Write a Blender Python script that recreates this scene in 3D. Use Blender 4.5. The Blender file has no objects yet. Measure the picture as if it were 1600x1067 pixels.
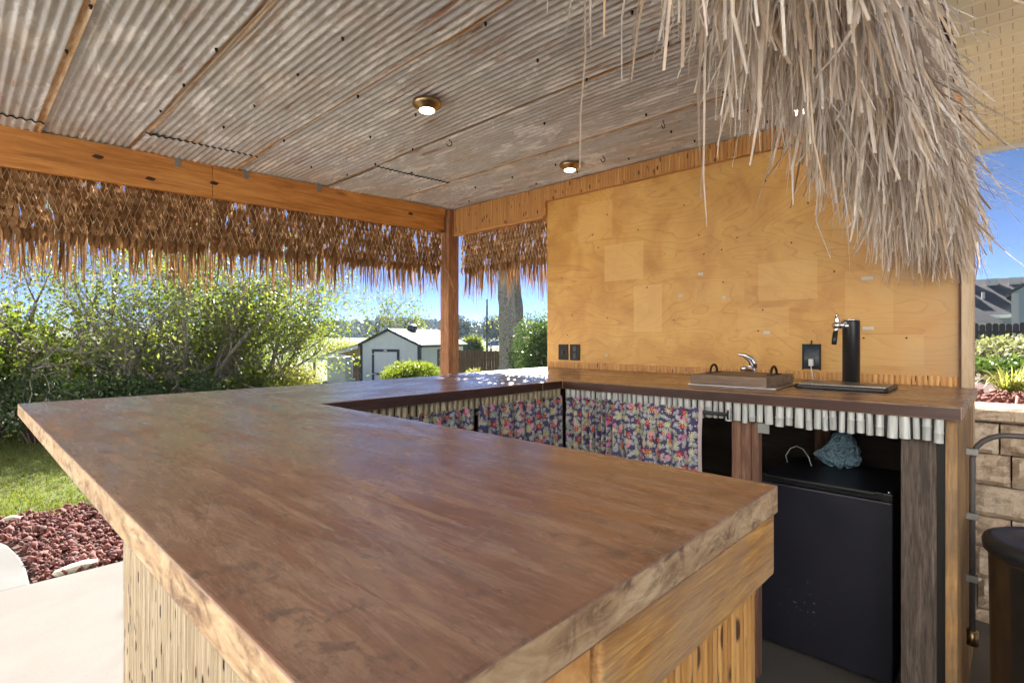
import bpy, bmesh, math, random
import numpy as np
from mathutils import Vector, Matrix

# ---------------------------------------------------------------- camera, sky, sun, exposure
scene = bpy.context.scene
C = scene.collection
YAW = math.radians(43.5)
cam_d = bpy.data.cameras.new("camera")
cam = bpy.data.objects.new("camera", cam_d); C.objects.link(cam)
cam.location = (0, 0, 1.28)
cam.rotation_euler = (math.radians(90), 0, YAW)
cam_d.sensor_width = 36.0
cam_d.lens = 830 / 1600 * 36
cam_d.shift_y = -5.5 / 1600
cam_d.clip_start = 0.02
cam_d.clip_end = 3000
cam_d.dof.use_dof = True
cam_d.dof.focus_distance = 2.6
cam_d.dof.aperture_fstop = 13.0
scene.camera = cam

SUN_EL = math.radians(33)
SUN_AZ = (-0.64, 0.768)
w = bpy.data.worlds.new("World"); scene.world = w; w.use_nodes = True
wn = w.node_tree; wn.nodes.clear()
sky = wn.nodes.new("ShaderNodeTexSky"); sky.sky_type = 'NISHITA'; sky.sun_disc = False
sky.sun_elevation = SUN_EL
sky.sun_rotation = math.atan2(SUN_AZ[0], SUN_AZ[1]) % (2 * math.pi)
sky.altitude = 1500; sky.air_density = 0.19; sky.dust_density = 0.0; sky.ozone_density = 3.0
bg = wn.nodes.new("ShaderNodeBackground"); bg.inputs[1].default_value = 0.05
wo = wn.nodes.new("ShaderNodeOutputWorld")
wn.links.new(sky.outputs[0], bg.inputs[0]); wn.links.new(bg.outputs[0], wo.inputs[0])

sun_d = bpy.data.lights.new("sun", 'SUN'); sun_d.energy = 5.0; sun_d.angle = math.radians(0.53)
sun_d.color = (1.0, 0.955, 0.89)
sun = bpy.data.objects.new("sun", sun_d); C.objects.link(sun)
sdir = Vector((SUN_AZ[0] * math.cos(SUN_EL), SUN_AZ[1] * math.cos(SUN_EL), math.sin(SUN_EL)))
sun.rotation_euler = sdir.to_track_quat('Z', 'Y').to_euler()
sun.location = sdir * 60

vs = scene.view_settings
vs.view_transform = 'Standard'; vs.look = 'None'; vs.gamma = 1.0; vs.use_curve_mapping = False
vs.exposure = 2.55
scene.render.engine = 'CYCLES'
scene.cycles.max_bounces = 8; scene.cycles.diffuse_bounces = 5; scene.cycles.glossy_bounces = 3; scene.cycles.transmission_bounces = 4; scene.cycles.volume_bounces = 0
scene.cycles.sample_clamp_indirect = 6.0
scene.cycles.use_denoising = True

# ---------------------------------------------------------------- helpers
R = random.Random(7)
NP = np.random.default_rng(11)
def U(a, b): return R.uniform(a, b)

class B:
    """collects vertices and faces of one mesh"""
    def __init__(self): self.v = []; self.f = []; self.m = []; self.uv = None
    def add(self, vs_, fs, mi=0):
        o = len(self.v); self.v += [tuple(p) for p in vs_]
        self.f += [tuple(i + o for i in q) for q in fs]; self.m += [mi] * len(fs); return self
    def box(self, x0, x1, y0, y1, z0, z1, mi=0):
        return self.add([(x0,y0,z0),(x1,y0,z0),(x1,y1,z0),(x0,y1,z0),(x0,y0,z1),(x1,y0,z1),(x1,y1,z1),(x0,y1,z1)],
                 [(0,3,2,1),(4,5,6,7),(0,1,5,4),(1,2,6,5),(2,3,7,6),(3,0,4,7)], mi)
    def obox(self, c, a, b, d, mi=0):
        c, a, b, d = map(Vector, (c, a, b, d)); vv = []
        for k in (-1, 1):
            for i, j in ((-1,-1),(1,-1),(1,1),(-1,1)): vv.append(c + a*i + b*j + d*k)
        return self.add(vv, [(0,3,2,1),(4,5,6,7),(0,1,5,4),(1,2,6,5),(2,3,7,6),(3,0,4,7)], mi)
    def tube(self, pts, r, n=8, mi=0, cap=True):
        pts = [Vector(p) for p in pts]; rs = r if isinstance(r, (list, tuple)) else [r] * len(pts)
        vv = []; ff = []; up = None
        for i, p in enumerate(pts):
            t = (pts[min(i+1, len(pts)-1)] - pts[max(i-1, 0)]).normalized()
            if up is None: up = t.orthogonal().normalized()
            up = (up - t * up.dot(t)).normalized(); s = t.cross(up)
            for k in range(n):
                a = 2*math.pi*k/n; vv.append(p + (up*math.cos(a) + s*math.sin(a)) * rs[i])
        for i in range(len(pts)-1):
            for k in range(n):
                k2 = (k+1) % n; ff.append((i*n+k, i*n+k2, (i+1)*n+k2, (i+1)*n+k))
        if cap: ff.append(tuple(range(n-1, -1, -1))); ff.append(tuple(range((len(pts)-1)*n, len(pts)*n)))
        return self.add(vv, ff, mi)
    def lathe(self, c, prof, n=24, mi=0):
        c = Vector(c); vv = []; ff = []
        for r, z in prof:
            for k in range(n):
                a = 2*math.pi*k/n; vv.append(c + Vector((r*math.cos(a), r*math.sin(a), z)))
        for i in range(len(prof)-1):
            for k in range(n):
                k2 = (k+1) % n; ff.append((i*n+k, i*n+k2, (i+1)*n+k2, (i+1)*n+k))
        ff.append(tuple(range(n-1, -1, -1))); ff.append(tuple(range((len(prof)-1)*n, len(prof)*n)))
        return self.add(vv, ff, mi)
    def prism(self, poly, z0, z1, mi=0):
        n = len(poly)
        vv = [(x, y, z0) for x, y in poly] + [(x, y, z1) for x, y in poly]
        ff = [tuple(range(n-1, -1, -1)), tuple(range(n, 2*n))] + [(i, (i+1) % n, n+(i+1) % n, n+i) for i in range(n)]
        return self.add(vv, ff, mi)
    def grid(self, fn, nu, nv, mi=0):
        vv = [fn(i/nu, j/nv) for j in range(nv+1) for i in range(nu+1)]
        ff = [(j*(nu+1)+i, j*(nu+1)+i+1, (j+1)*(nu+1)+i+1, (j+1)*(nu+1)+i) for j in range(nv) for i in range(nu)]
        return self.add(vv, ff, mi)
    def mesh(self, name, mats, smooth=False, bevel=0.0, seg=2):
        me = bpy.data.meshes.new(name); me.from_pydata(self.v, [], self.f); me.update()
        if not isinstance(mats, (list, tuple)): mats = [mats]
        for m in mats: me.materials.append(m)
        if len(mats) > 1: me.polygons.foreach_set("material_index", self.m)
        if bevel > 0:
            bm = bmesh.new(); bm.from_mesh(me); bmesh.ops.recalc_face_normals(bm, faces=bm.faces)
            es = [e for e in bm.edges if len(e.link_faces) == 2 and e.calc_face_angle(0) > 0.5]
            bmesh.ops.bevel(bm, geom=es, offset=bevel, segments=seg, affect='EDGES', profile=0.6, clamp_overlap=True)
            bm.to_mesh(me); bm.free()
        if smooth: me.polygons.foreach_set("use_smooth", [True] * len(me.polygons))
        if self.uv is not None:
            ul = me.uv_layers.new(name="UVMap")
            vi = np.empty(len(me.loops), dtype=np.int32); me.loops.foreach_get("vertex_index", vi)
            ul.data.foreach_set("uv", np.asarray(self.uv, dtype=np.float32)[vi].ravel())
        me.update(); return me

def np_mesh(name, verts, faces, mat, smooth=False):
    """verts (n,3), faces (m,k) all of one size"""
    me = bpy.data.meshes.new(name); nv = len(verts); nf, k = faces.shape
    me.vertices.add(nv); me.vertices.foreach_set("co", np.asarray(verts, np.float32).ravel())
    me.loops.add(nf*k); me.loops.foreach_set("vertex_index", np.asarray(faces, np.int32).ravel())
    me.polygons.add(nf); me.polygons.foreach_set("loop_start", np.arange(0, nf*k, k, dtype=np.int32))
    me.polygons.foreach_set("loop_total", np.full(nf, k, np.int32))
    if smooth: me.polygons.foreach_set("use_smooth", np.ones(nf, dtype=bool))
    me.materials.append(mat); me.update(calc_edges=True); me.validate(); return me

def wloc(o):
    p = Vector((0, 0, 0))
    while o is not None: p += o.location; o = o.parent
    return p

def link(name, me, parent=None, world=True, loc=None):
    """mesh object; world=True: mesh coordinates are world coordinates, the parent's place is taken off"""
    o = bpy.data.objects.new(name, me); C.objects.link(o)
    if parent is not None:
        o.parent = parent
        if loc is not None: o.location = loc
        elif world: o.location = -wloc(parent)
    elif loc is not None: o.location = loc
    return o

def part(name, b, mats, parent=None, smooth=False, bevel=0.0, world=True, seg=2, label=None):
    o = link(name, b.mesh(name, mats, smooth, bevel, seg), parent, world)
    if label: o["label"] = label
    return o

def tag(o, label=None, cat=None, group=None, kind=None):
    if label: o["label"] = label
    if cat: o["category"] = cat
    if group: o["group"] = group
    if kind: o["kind"] = kind
    return o

def thing(name, label, cat, loc=(0, 0, 0), rz=0.0, group=None):
    o = bpy.data.objects.new(name, None); C.objects.link(o); o.location = loc; o.rotation_euler = (0, 0, rz)
    o.empty_display_size = 0.1
    return tag(o, label, cat, group)

def struct(name, b, mats, **k):
    return tag(part(name, b, mats, **k), kind="structure")

# ---------------------------------------------------------------- material helpers
class T:
    def __init__(self, name):
        self.mat = bpy.data.materials.new(name); self.mat.use_nodes = True
        self.t = self.mat.node_tree; self.t.nodes.clear()
        self.out = self.t.nodes.new("ShaderNodeOutputMaterial")
    def n(self, typ, ins=None, **props):
        nd = self.t.nodes.new("ShaderNode" + typ)
        for k, v in props.items(): setattr(nd, k, v)
        for k, v in (ins or {}).items(): self.set(nd.inputs[k], v)
        return nd
    def set(self, sock, v):
        if isinstance(v, bpy.types.NodeSocket): self.t.links.new(v, sock)
        elif v is not None:
            if sock.type == 'RGBA' and len(v) == 3: v = (*v, 1)
            sock.default_value = v
    def pos(self): return self.n("NewGeometry").outputs["Position"]
    def uvc(self): return self.n("TexCoord").outputs["UV"]
    def gen(self): return self.n("TexCoord").outputs["Object"]
    def mp(self, vec, scale=(1,1,1), loc=(0,0,0), rot=(0,0,0)):
        return self.n("Mapping", {0: vec, "Location": loc, "Rotation": rot, "Scale": scale}).outputs[0]
    def noise(self, vec, scale=1., detail=4., rough=.55, dist=0., col=False):
        return self.n("TexNoise", {"Vector": vec, "Scale": scale, "Detail": detail, "Roughness": rough, "Distortion": dist}).outputs[1 if col else 0]
    def vor(self, vec, scale=1., feature='F1', out=0, rand=1.0):
        nd = self.n("TexVoronoi", feature=feature); self.set(nd.inputs["Vector"], vec); self.set(nd.inputs["Scale"], scale)
        self.set(nd.inputs["Randomness"], rand); return nd.outputs[out]
    def ramp(self, fac, stops, interp='LINEAR'):
        nd = self.n("ValToRGB", {0: fac}); cr = nd.color_ramp; cr.interpolation = interp
        while len(cr.elements) < len(stops): cr.elements.new(0.5)
        for e, (p, c) in zip(cr.elements, stops):
            e.position = p; e.color = (*c, 1) if hasattr(c, '__len__') else (c, c, c, 1)
        return nd.outputs[0]
    def mix(self, fac, a, b, blend='MIX'):
        nd = self.n("Mix", data_type='RGBA', blend_type=blend, clamp_factor=True)
        self.set(nd.inputs[0], fac); self.set(nd.inputs[6], a); self.set(nd.inputs[7], b); return nd.outputs[2]
    def m(self, op, a, b=None, c=None, clamp=False):
        nd = self.n("Math", operation=op, use_clamp=clamp)
        for i, v in enumerate((a, b, c)):
            if v is not None: self.set(nd.inputs[i], v)
        return nd.outputs[0]
    def sep(self, vec):
        nd = self.n("SeparateXYZ", {0: vec}); return nd.outputs[0], nd.outputs[1], nd.outputs[2]
    def rnd(self):
        a = self.n("ObjectInfo").outputs["Random"]; b = self.n("NewGeometry").outputs["Random Per Island"]
        return self.m('FRACT', self.m('ADD', a, b))
    def bump(self, h, strength=.4, dist=.01, normal=None):
        return self.n("Bump", {"Height": h, "Strength": strength, "Distance": dist, "Normal": normal}).outputs[0]
    def bsdf(self, col, rough=.6, metal=0., normal=None, spec=None, coat=None, **kw):
        nd = self.n("BsdfPrincipled", {"Base Color": col, "Roughness": rough, "Metallic": metal})
        if normal is not None: self.set(nd.inputs["Normal"], normal)
        if spec is not None: self.set(nd.inputs["Specular IOR Level"], spec)
        if coat is not None: self.set(nd.inputs["Coat Weight"], coat); self.set(nd.inputs["Coat Roughness"], kw.get("coat_rough", .15))
        return nd
    def done(self, sh):
        self.t.links.new(sh.outputs[0] if isinstance(sh, bpy.types.Node) else sh, self.out.inputs[0]); return self.mat
    def leafy(self, col, trans=.45, rough=.55, tcol=None, spec=.3):
        a = self.bsdf(col, rough, spec=spec)
        b = self.n("BsdfTranslucent", {"Color": tcol if tcol is not None else col})
        return self.done(self.n("MixShader", {0: trans, 1: a.outputs[0], 2: b.outputs[0]}))

def plain(name, col, rough=.5, metal=0., var=.12, scale=30., spec=None, bump=.1):
    t = T(name); p = t.pos(); n = t.noise(p, scale, 4)
    c = t.mix(t.m('MULTIPLY', n, var*2), col, tuple(x*.45 for x in col))
    r = t.m('ADD', rough - .08, t.m('MULTIPLY', t.noise(p, scale*.6, 3), .16))
    return t.done(t.bsdf(c, r, metal, t.bump(n, bump, .003), spec))

def wood(name, dark, mid, light, axis='X', rough=.65, s=1.0, knots=0.0, streak=.5, bump=.35, coat=None, grey=None, greyamt=0., spec=None):
    t = T(name); p = t.pos(); off = t.n("ObjectInfo").outputs["Random"]
    p = t.n("VectorMath", {0: p, 1: t.n("CombineXYZ", {0: t.m('MULTIPLY', off, 7.), 1: t.m('MULTIPLY', off, 3.), 2: t.m('MULTIPLY', off, 5.)}).outputs[0]}, operation='ADD').outputs[0]
    sc = {'X': (1.2, 16, 16), 'Y': (16, 1.2, 16), 'Z': (16, 16, 1.2)}[axis]
    v = t.mp(p, tuple(k*s for k in sc))
    g = t.noise(v, 1.6, 6, .65, .6); f = t.noise(v, 9, 3, .6)
    c = t.ramp(g, [(.30, dark), (.5, mid), (.68, light)])
    c = t.mix(t.m('MULTIPLY', t.ramp(f, [(.35, 1.), (.6, 0.)]), streak), c, dark, 'MIX')
    if knots:
        kv = t.mp(p, {'X': (2.2, 7, 7), 'Y': (7, 2.2, 7), 'Z': (7, 7, 2.2)}[axis])
        kd = t.vor(kv, 1.0)
        c = t.mix(t.m('MULTIPLY', t.ramp(kd, [(.07, 1.), (.16, 0.)]), knots), c, tuple(x*.28 for x in dark))
    if grey is not None:
        c = t.mix(t.m('MULTIPLY', t.ramp(t.noise(p, 5, 4, .6), [(.38, 0.), (.62, 1.)]), greyamt), c, grey)
    r = t.m('ADD', rough-.1, t.m('MULTIPLY', t.noise(p, 12, 3), .2))
    return t.done(t.bsdf(c, r, 0, t.bump(t.m('ADD', g, t.m('MULTIPLY', f, .4)), bump, .004), spec, coat))

# ---------------------------------------------------------------- materials
def counter_mat(name, axis):
    t = T(name); p = t.pos()
    def st(a, b): return (a, b, b) if axis == 'X' else (b, a, b)
    x, y, z = t.sep(p)
    g = t.noise(t.mp(p, st(1.3, 7)), 1.8, 8, .66, .6); f = t.noise(t.mp(p, st(7, 48)), 1.6, 5, .65); fine = t.noise(p, 60, 4, .7)
    big = t.noise(p, 1.5, 5, .6, .5)
    c = t.ramp(g, [(.28, (.125, .046, .024)), (.48, (.225, .092, .047)), (.68, (.30, .145, .082))])
    c = t.mix(t.ramp(f, [(.36, .24), (.54, 0.)]), c, (.105, .045, .028))
    c = t.mix(t.m('MULTIPLY', fine, .25), c, (.13, .065, .045))
    # matt, dusty scuffs dragged along the boards
    scuff = t.noise(t.mp(p, st(4.5, 26)), 1.3, 10, .80, .5); lo = t.ramp(big, [(.36, 0.), (.56, 1.)])
    # wear gathers near the slab's two open edges
    ey = t.n("MapRange", {0: y, 1: .50, 2: .142}).outputs[0]; ex = t.n("MapRange", {0: x, 1: -.62, 2: -.243}).outputs[0]
    rim = t.m('MAXIMUM', ex, ey) if axis == 'X' else t.m('MULTIPLY', ex, 0.)
    worn = t.ramp(t.m('ADD', scuff, t.m('ADD', t.m('MULTIPLY', lo, .06), t.m('MULTIPLY', rim, .045))), [(.56, 0.), (.63, 1.)])
    c = t.mix(t.m('MULTIPLY', worn, .42), c, t.mix(fine, (.36, .225, .135), (.52, .37, .235)))
    grime = t.ramp(t.m('ADD', t.noise(p, 26, 7, .75, .4), t.m('MULTIPLY', rim, .10)), [(.64, 0.), (.70, 1.)])
    c = t.mix(t.m('MULTIPLY', grime, .65), c, (.055, .030, .022))
    # water stain with a soft edge
    ring = t.ramp(t.noise(p, 1.6, 5, .5, 1.3), [(.47, 0.), (.497, 1.), (.503, 1.), (.512, 0.)])
    c = t.mix(t.m('MULTIPLY', ring, .22), c, (.085, .042, .030))
    sc = None
    for ro, of in ((.35, 0.), (-.6, 4.), (1.25, 9.)):
        q = t.ramp(t.noise(t.mp(t.mp(p, (1, 1, 1), (of, of, 0), (0, 0, ro)), (2.2, 190, 1)), 1.1, 2, .5), [(.735, 0.), (.76, 1.)]); sc = q if sc is None else t.m('MAXIMUM', sc, q)
    c = t.mix(t.m('MULTIPLY', sc, .5), c, (.50, .38, .28))
    grey = t.ramp(t.noise(p, 1.1, 6, .62, .4), [(.38, 0.), (.62, 1.)])
    c = t.mix(t.m('MULTIPLY', grey, .40), c, (.25, .16, .12))
    # varnish left in ragged glossy patches
    gl = t.ramp(t.m('ADD', t.noise(t.mp(p, st(1.6, 6)), 1.4, 10, .72, .7), t.m('MULTIPLY', big, .45)), [(.66, 0.), (.74, 1.)])
    h = t.m('ADD', t.m('MULTIPLY', g, .5), t.m('MULTIPLY', f, .4)); h = t.m('SUBTRACT', h, t.m('MULTIPLY', worn, .3)); h = t.m('ADD', h, t.m('MULTIPLY', fine, .12)); h = t.m('ADD', h, t.m('MULTIPLY', gl, .15))
    bs = t.bsdf(c, t.m('ADD', .36, t.m('MULTIPLY', worn, .2)), 0, t.bump(h, .35, .0025), .5, t.m('SUBTRACT', t.m('ADD', .45, t.m('MULTIPLY', gl, .55)), t.m('MULTIPLY', worn, .3), None, True), coat_rough=t.m('ADD', .10, t.m('ADD', t.m('MULTIPLY', g, .14), t.m('MULTIPLY', f, .18))))
    t.set(bs.inputs["Coat Normal"], t.bump(h, .16, .0016))
    return t.done(bs)
m_top_x = counter_mat("counter_stain_x", 'X')
m_top_y = counter_mat("counter_stain_y", 'Y')
def edge_mat(name, axis):
    t = T(name); p = t.pos()
    v = t.mp(p, (6, 22, 22) if axis == 'X' else (22, 6, 22))
    g = t.noise(v, 2.2, 7, .7, .8); k = t.noise(t.mp(p, (.7, 1.3, 1.3) if axis == 'X' else (1.3, .7, 1.3)), 24, 6, .7, .9)
    c = t.ramp(g, [(.30, (.17, .085, .042)), (.46, (.39, .255, .14)), (.66, (.56, .41, .25))])
    c = t.mix(t.ramp(k, [(.36, .9), (.50, 0.)]), c, (.12, .062, .036))
    return t.done(t.bsdf(c, .68, 0, t.bump(t.m('ADD', g, k), .5, .004)))
m_edge_x = edge_mat("worn_edge_x", 'X'); m_edge_y = edge_mat("worn_edge_y", 'Y')
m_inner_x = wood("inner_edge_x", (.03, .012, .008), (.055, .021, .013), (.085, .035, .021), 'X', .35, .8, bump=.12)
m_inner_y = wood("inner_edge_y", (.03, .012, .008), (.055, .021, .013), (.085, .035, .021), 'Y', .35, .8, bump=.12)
m_beam = wood("pine_beam", (.33, .12, .026), (.60, .25, .06), (.74, .36, .10), 'Y', .55, 1.0, .9, .35)
m_post = wood("rough_post", (.14, .06, .026), (.38, .17, .072), (.56, .30, .15), 'Z', .75, 1.3, .5, .7, .8)
m_gold = wood("gold_trim_y", (.24, .10, .03), (.56, .28, .06), (.70, .42, .13), 'Y', .5, 2.2, .8, .6, .8, grey=(.36, .27, .19), greyamt=.6)
m_fascia = wood("fascia_wood", (.42, .19, .055), (.62, .31, .10), (.72, .42, .16), 'X', .55, 1.0, .3, .3)
m_gpost = wood("grey_post", (.035, .026, .02), (.105, .078, .06), (.185, .145, .115), 'Z', .8, 1.4, .6, .8, .9)
m_rpost = wood("reddish_stud", (.09, .042, .026), (.20, .10, .062), (.30, .18, .115), 'Z', .75, 1.3, .3, .6, .6)
m_endb = wood("end_board", (.20, .10, .035), (.42, .24, .085), (.56, .36, .16), 'Z', .65, 1.0, .5, .6, .5, grey=(.10, .07, .05), greyamt=.6)
m_darkply = wood("dark_under_panel", (.012, .009, .007), (.03, .022, .016), (.05, .036, .026), 'X', .8, .7)
m_board = wood("sink_cover_wood", (.10, .06, .036), (.20, .135, .09), (.30, .215, .15), 'X', .6, 1.1, .3, .4)
m_raw = wood("raw_pine", (.36, .25, .15), (.52, .39, .25), (.62, .50, .35), 'Z', .7, 1.0, .2, .3)

def reed_mat(name, a, b, c_, spot):
    t = T(name); p = t.pos(); r = t.rnd()
    v = t.mp(p, (120, 120, 5)); g = t.noise(v, 1., 5, .6)
    c = t.mix(r, a, b); c = t.mix(t.ramp(g, [(.40, 0.), (.7, 1.)]), c, c_)
    off = t.n("VectorMath", {0: p, 1: t.n("CombineXYZ", {2: t.m('MULTIPLY', r, 9.)}).outputs[0]}, operation='ADD').outputs[0]
    sp = t.vor(t.mp(off, (34, 34, 11)), 1.); c = t.mix(t.ramp(sp, [(.14, 1.), (.22, 0.)]), c, spot)
    return t.done(t.bsdf(c, .5, 0, t.bump(g, .3, .002)))
m_reed = reed_mat("pale_reed", (.40, .32, .21), (.56, .47, .34), (.26, .18, .10), (.03, .016, .008))
m_reedg = reed_mat("golden_reed", (.46, .225, .06), (.58, .33, .11), (.34, .15, .04), (.07, .03, .012))
m_reedo = reed_mat("amber_reed", (.55, .27, .085), (.70, .40, .14), (.46, .21, .06), (.10, .04, .015))
def bamboo_mat(name, a, b, low):
    t = T(name); p = t.pos(); r = t.rnd()
    g = t.noise(t.mp(p, (70, 70, 6)), 1., 5, .6)
    c = t.mix(r, a, b); c = t.mix(t.ramp(g, [(.42, 0.), (.72, .75)]), c, low)
    return t.done(t.bsdf(c, .36, 0, t.bump(g, .15, .002)))
m_bamb = bamboo_mat("weathered_bamboo", (.42, .44, .43), (.60, .62, .60), (.22, .20, .17))
m_bamt = bamboo_mat("tan_bamboo", (.36, .30, .17), (.50, .42, .26), (.19, .14, .07))

def tin_mat():
    t = T("weathered_tin"); p = t.pos(); off = t.n("ObjectInfo").outputs["Random"]
    q = t.n("VectorMath", {0: p, 1: t.n("CombineXYZ", {0: t.m('MULTIPLY', off, 11.)}).outputs[0]}, operation='ADD').outputs[0]
    base = t.noise(t.mp(q, (1.5, 9, 1)), 2.2, 7, .68, .5); fine = t.noise(t.mp(q, (14, 60, 30)), 1.5, 5, .7)
    spang = t.noise(q, 75, 3, .6)
    c = t.ramp(base, [(.30, (.50, .495, .49)), (.48, (.67, .67, .67)), (.64, (.80, .805, .81))])
    c = t.mix(t.ramp(fine, [(.40, .35), (.62, 0.)]), c, (.34, .30, .27))
    c = t.mix(t.m('MULTIPLY', spang, .35), c, (.36, .34, .32))
    white = t.m('MULTIPLY', t.ramp(t.noise(t.mp(q, (1.8, 7, 1)), 1.4, 8, .75, .8), [(.52, 0.), (.58, 1.)]), .8)
    c = t.mix(white, c, (.90, .885, .87))
    tanm = t.m('MULTIPLY', t.ramp(t.noise(q, 3.2, 5, .65), [(.45, 0.), (.70, 1.)]), .6)
    c = t.mix(t.m('MULTIPLY', tanm, .55), c, (.56, .38, .22))
    blot = t.m('MULTIPLY', t.ramp(t.noise(t.mp(q, (1.6, 8, 4)), 1.5, 7, .7, .4), [(.61, 0.), (.69, 1.)]), .5)
    c = t.mix(blot, c, (.58, .33, .16))
    rust = t.m('MULTIPLY', t.ramp(t.noise(t.mp(q, (2.6, 34, 20)), 1.3, 6, .7, .3), [(.56, 0.), (.60, 1.)]), t.ramp(t.noise(q, 2.4, 5, .65), [(.49, 0.), (.60, 1.)]))
    c = t.mix(t.m('MULTIPLY', rust, .85), c, t.mix(fine, (.16, .045, .016), (.48, .20, .075)))
    return t.done(t.bsdf(c, t.m('ADD', .46, t.m('MULTIPLY', base, .2)), t.m('SUBTRACT', .10, t.m('MULTIPLY', rust, .10)), t.bump(t.m('ADD', fine, spang), .25, .002)))
m_tin = tin_mat()
def rust_mat():
    t = T("rust_seam"); p = t.pos(); n = t.noise(t.mp(p, (5, 30, 10)), 2, 6, .7)
    c = t.ramp(n, [(.3, (.30, .12, .045)), (.48, (.52, .32, .16)), (.66, (.66, .53, .38))])
    return t.done(t.bsdf(c, .75, 0, t.bump(n, .4, .003)))
m_rust = rust_mat()

RECTS = [(-1.949,-1.665,1.646,1.88,.75),(-1.732,-1.541,1.318,1.603,.85),(-.987,-.71,1.475,1.671,.6),(-1.334,-1.059,1.476,1.613,.3),
         (-1.093,-.838,1.286,1.439,.4),(-.591,-.403,1.303,1.593,.42),(-.528,-.293,1.154,1.295,.6),(-2.16,-1.891,1.931,2.175,.5)]
def ply_mat():
    t = T("varnished_plywood"); p = t.pos(); x, y, z = t.sep(p)
    wv = t.noise(t.mp(p, (.8, 1, 2.4)), 1.3, 2.5, .48, .7)
    lines = t.m('FRACT', t.m('MULTIPLY', wv, 24.)); ln = t.ramp(lines, [(.0, 0.), (.80, .15), (.93, 1.), (1., 0.)])
    fine = t.noise(t.mp(p, (3, 1, 60)), 2., 4, .6); mott = t.noise(p, 4.5, 5, .6, .5)
    c = t.ramp(mott, [(.3, (.53, .262, .058)), (.5, (.66, .365, .092)), (.7, (.75, .455, .135))])
    c = t.mix(t.m('MULTIPLY', ln, .38), c, (.36, .15, .030))
    c = t.mix(t.m('MULTIPLY', fine, .22), c, (.34, .15, .05))
    # patches kept pale where papers hung
    for x0, x1, z0, z1, a in RECTS:
        mk = None
        for s_, e0, e1 in ((x, x0, x1), (z, z0, z1)):
            k = t.m('MULTIPLY', t.m('GREATER_THAN', s_, e0), t.m('LESS_THAN', s_, e1)); mk = k if mk is None else t.m('MULTIPLY', mk, k)
        c = t.mix(t.m('MULTIPLY', mk, a*.55), c, (.78, .50, .19))
    # rain-greyed corner at the open end
    gx = t.n("MapRange", {0: t.m('ADD', x, t.m('MULTIPLY', t.m('SUBTRACT', mott, .5), .9)), 1: -.62, 2: -.12}).outputs[0]
    gz = t.n("MapRange", {0: t.m('ADD', z, t.m('MULTIPLY', t.m('SUBTRACT', t.noise(p, 7, 5, .6), .5), .5)), 1: 1.65, 2: 1.18}).outputs[0]
    gm = t.m('MAXIMUM', t.m('MULTIPLY', gx, .8), t.m('MULTIPLY', t.m('MULTIPLY', gx, gz), 1.))
    c = t.mix(t.m('MULTIPLY', gm, .62), c, t.mix(fine, (.20, .135, .085), (.36, .26, .175)))
    return t.done(t.bsdf(c, t.m('ADD', .42, t.m('MULTIPLY', mott, .15)), 0, t.bump(t.m('ADD', fine, ln), .12, .002)))
m_ply = ply_mat()

def thatch(name, cols, trans, axis_noise=(60, 60, 8), rough=.7, tmul=None):
    t = T(name); p = t.pos(); r = t.rnd()
    c = t.ramp(r, [(i/(len(cols)-1), k) for i, k in enumerate(cols)])
    g = t.noise(t.mp(p, axis_noise), 1.5, 5, .65)
    c = t.mix(t.ramp(g, [(.38, .45), (.62, 0.)]), c, tuple(k*.6 for k in cols[0]))
    return t.leafy(c, trans, rough, spec=.12, tcol=(t.mix(1., c, tmul, 'MULTIPLY') if tmul else None))
m_thb = thatch("brown_palm_leaf", [(.16, .080, .034), (.285, .150, .066), (.40, .235, .112)], .24, rough=.8)
m_thg = thatch("grey_raffia", [(.38, .285, .215), (.74, .65, .56), (.86, .81, .76), (.58, .42, .27), (.80, .71, .61)], .3)
m_cord = plain("raffia_cord", (.56, .40, .25), .7, var=.2, scale=60)

m_blackp = plain("black_plastic", (.012, .012, .014), .38, var=.2, scale=80)
m_blackm = plain("black_iron", (.016, .013, .011), .5, .4, var=.3, scale=90, bump=.3)
def fridge_mat():
    t = T("fridge_black"); p = t.pos(); n = t.noise(p, 220, 2, .6); s = t.noise(p, 3.5, 4, .6)
    sc = t.m('MULTIPLY', t.ramp(t.noise(t.mp(p, (40, 1, 90)), 1.2, 4, .7), [(.64, 0.), (.68, 1.)]), t.ramp(t.n("VectorMath", {0: p, 1: (-.60, 2.316, .24)}, operation='DISTANCE').outputs['Value'], [(.03, 1.), (.11, 0.)]))
    c = t.mix(s, (.007, .007, .013), (.020, .020, .032)); c = t.mix(sc, c, (.45, .45, .48))
    return t.done(t.bsdf(c, t.m('ADD', .34, t.m('MULTIPLY', s, .2)), 0, t.bump(n, .12, .001)))
m_fridge = fridge_mat()
m_tower = plain("tower_black", (.014, .014, .016), .32, .2, var=.2, scale=120)
m_chrome = plain("chrome", (.82, .82, .84), .12, 1., var=.05)
m_steel = plain("brushed_steel", (.55, .55, .55), .35, 1., var=.1)
m_brass = plain("aged_brass", (.50, .36, .19), .3, 1., var=.2, scale=50)
m_white = plain("white_plastic", (.75, .75, .74), .4, var=.05)
m_whitep = plain("painted_white_tote", (.66, .66, .72), .5, var=.1, scale=6)
m_tape = plain("foam_tape", (.66, .62, .55), .7, var=.2, scale=90)
m_galv = plain("galvanised_clip", (.36, .36, .34), .5, .6, var=.3, scale=60)
m_pipe = plain("grey_conduit", (.10, .088, .085), .45, var=.2, scale=40)
m_can = plain("dark_can_steel", (.20, .165, .13), .2, .9, var=.3, scale=8)
m_lid = plain("can_lid", (.018, .018, .020), .42, var=.25, scale=60, bump=.15)
def emis(name, col, s):
    t = T(name); return t.done(t.n("Emission", {0: col, 1: s}))
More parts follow.
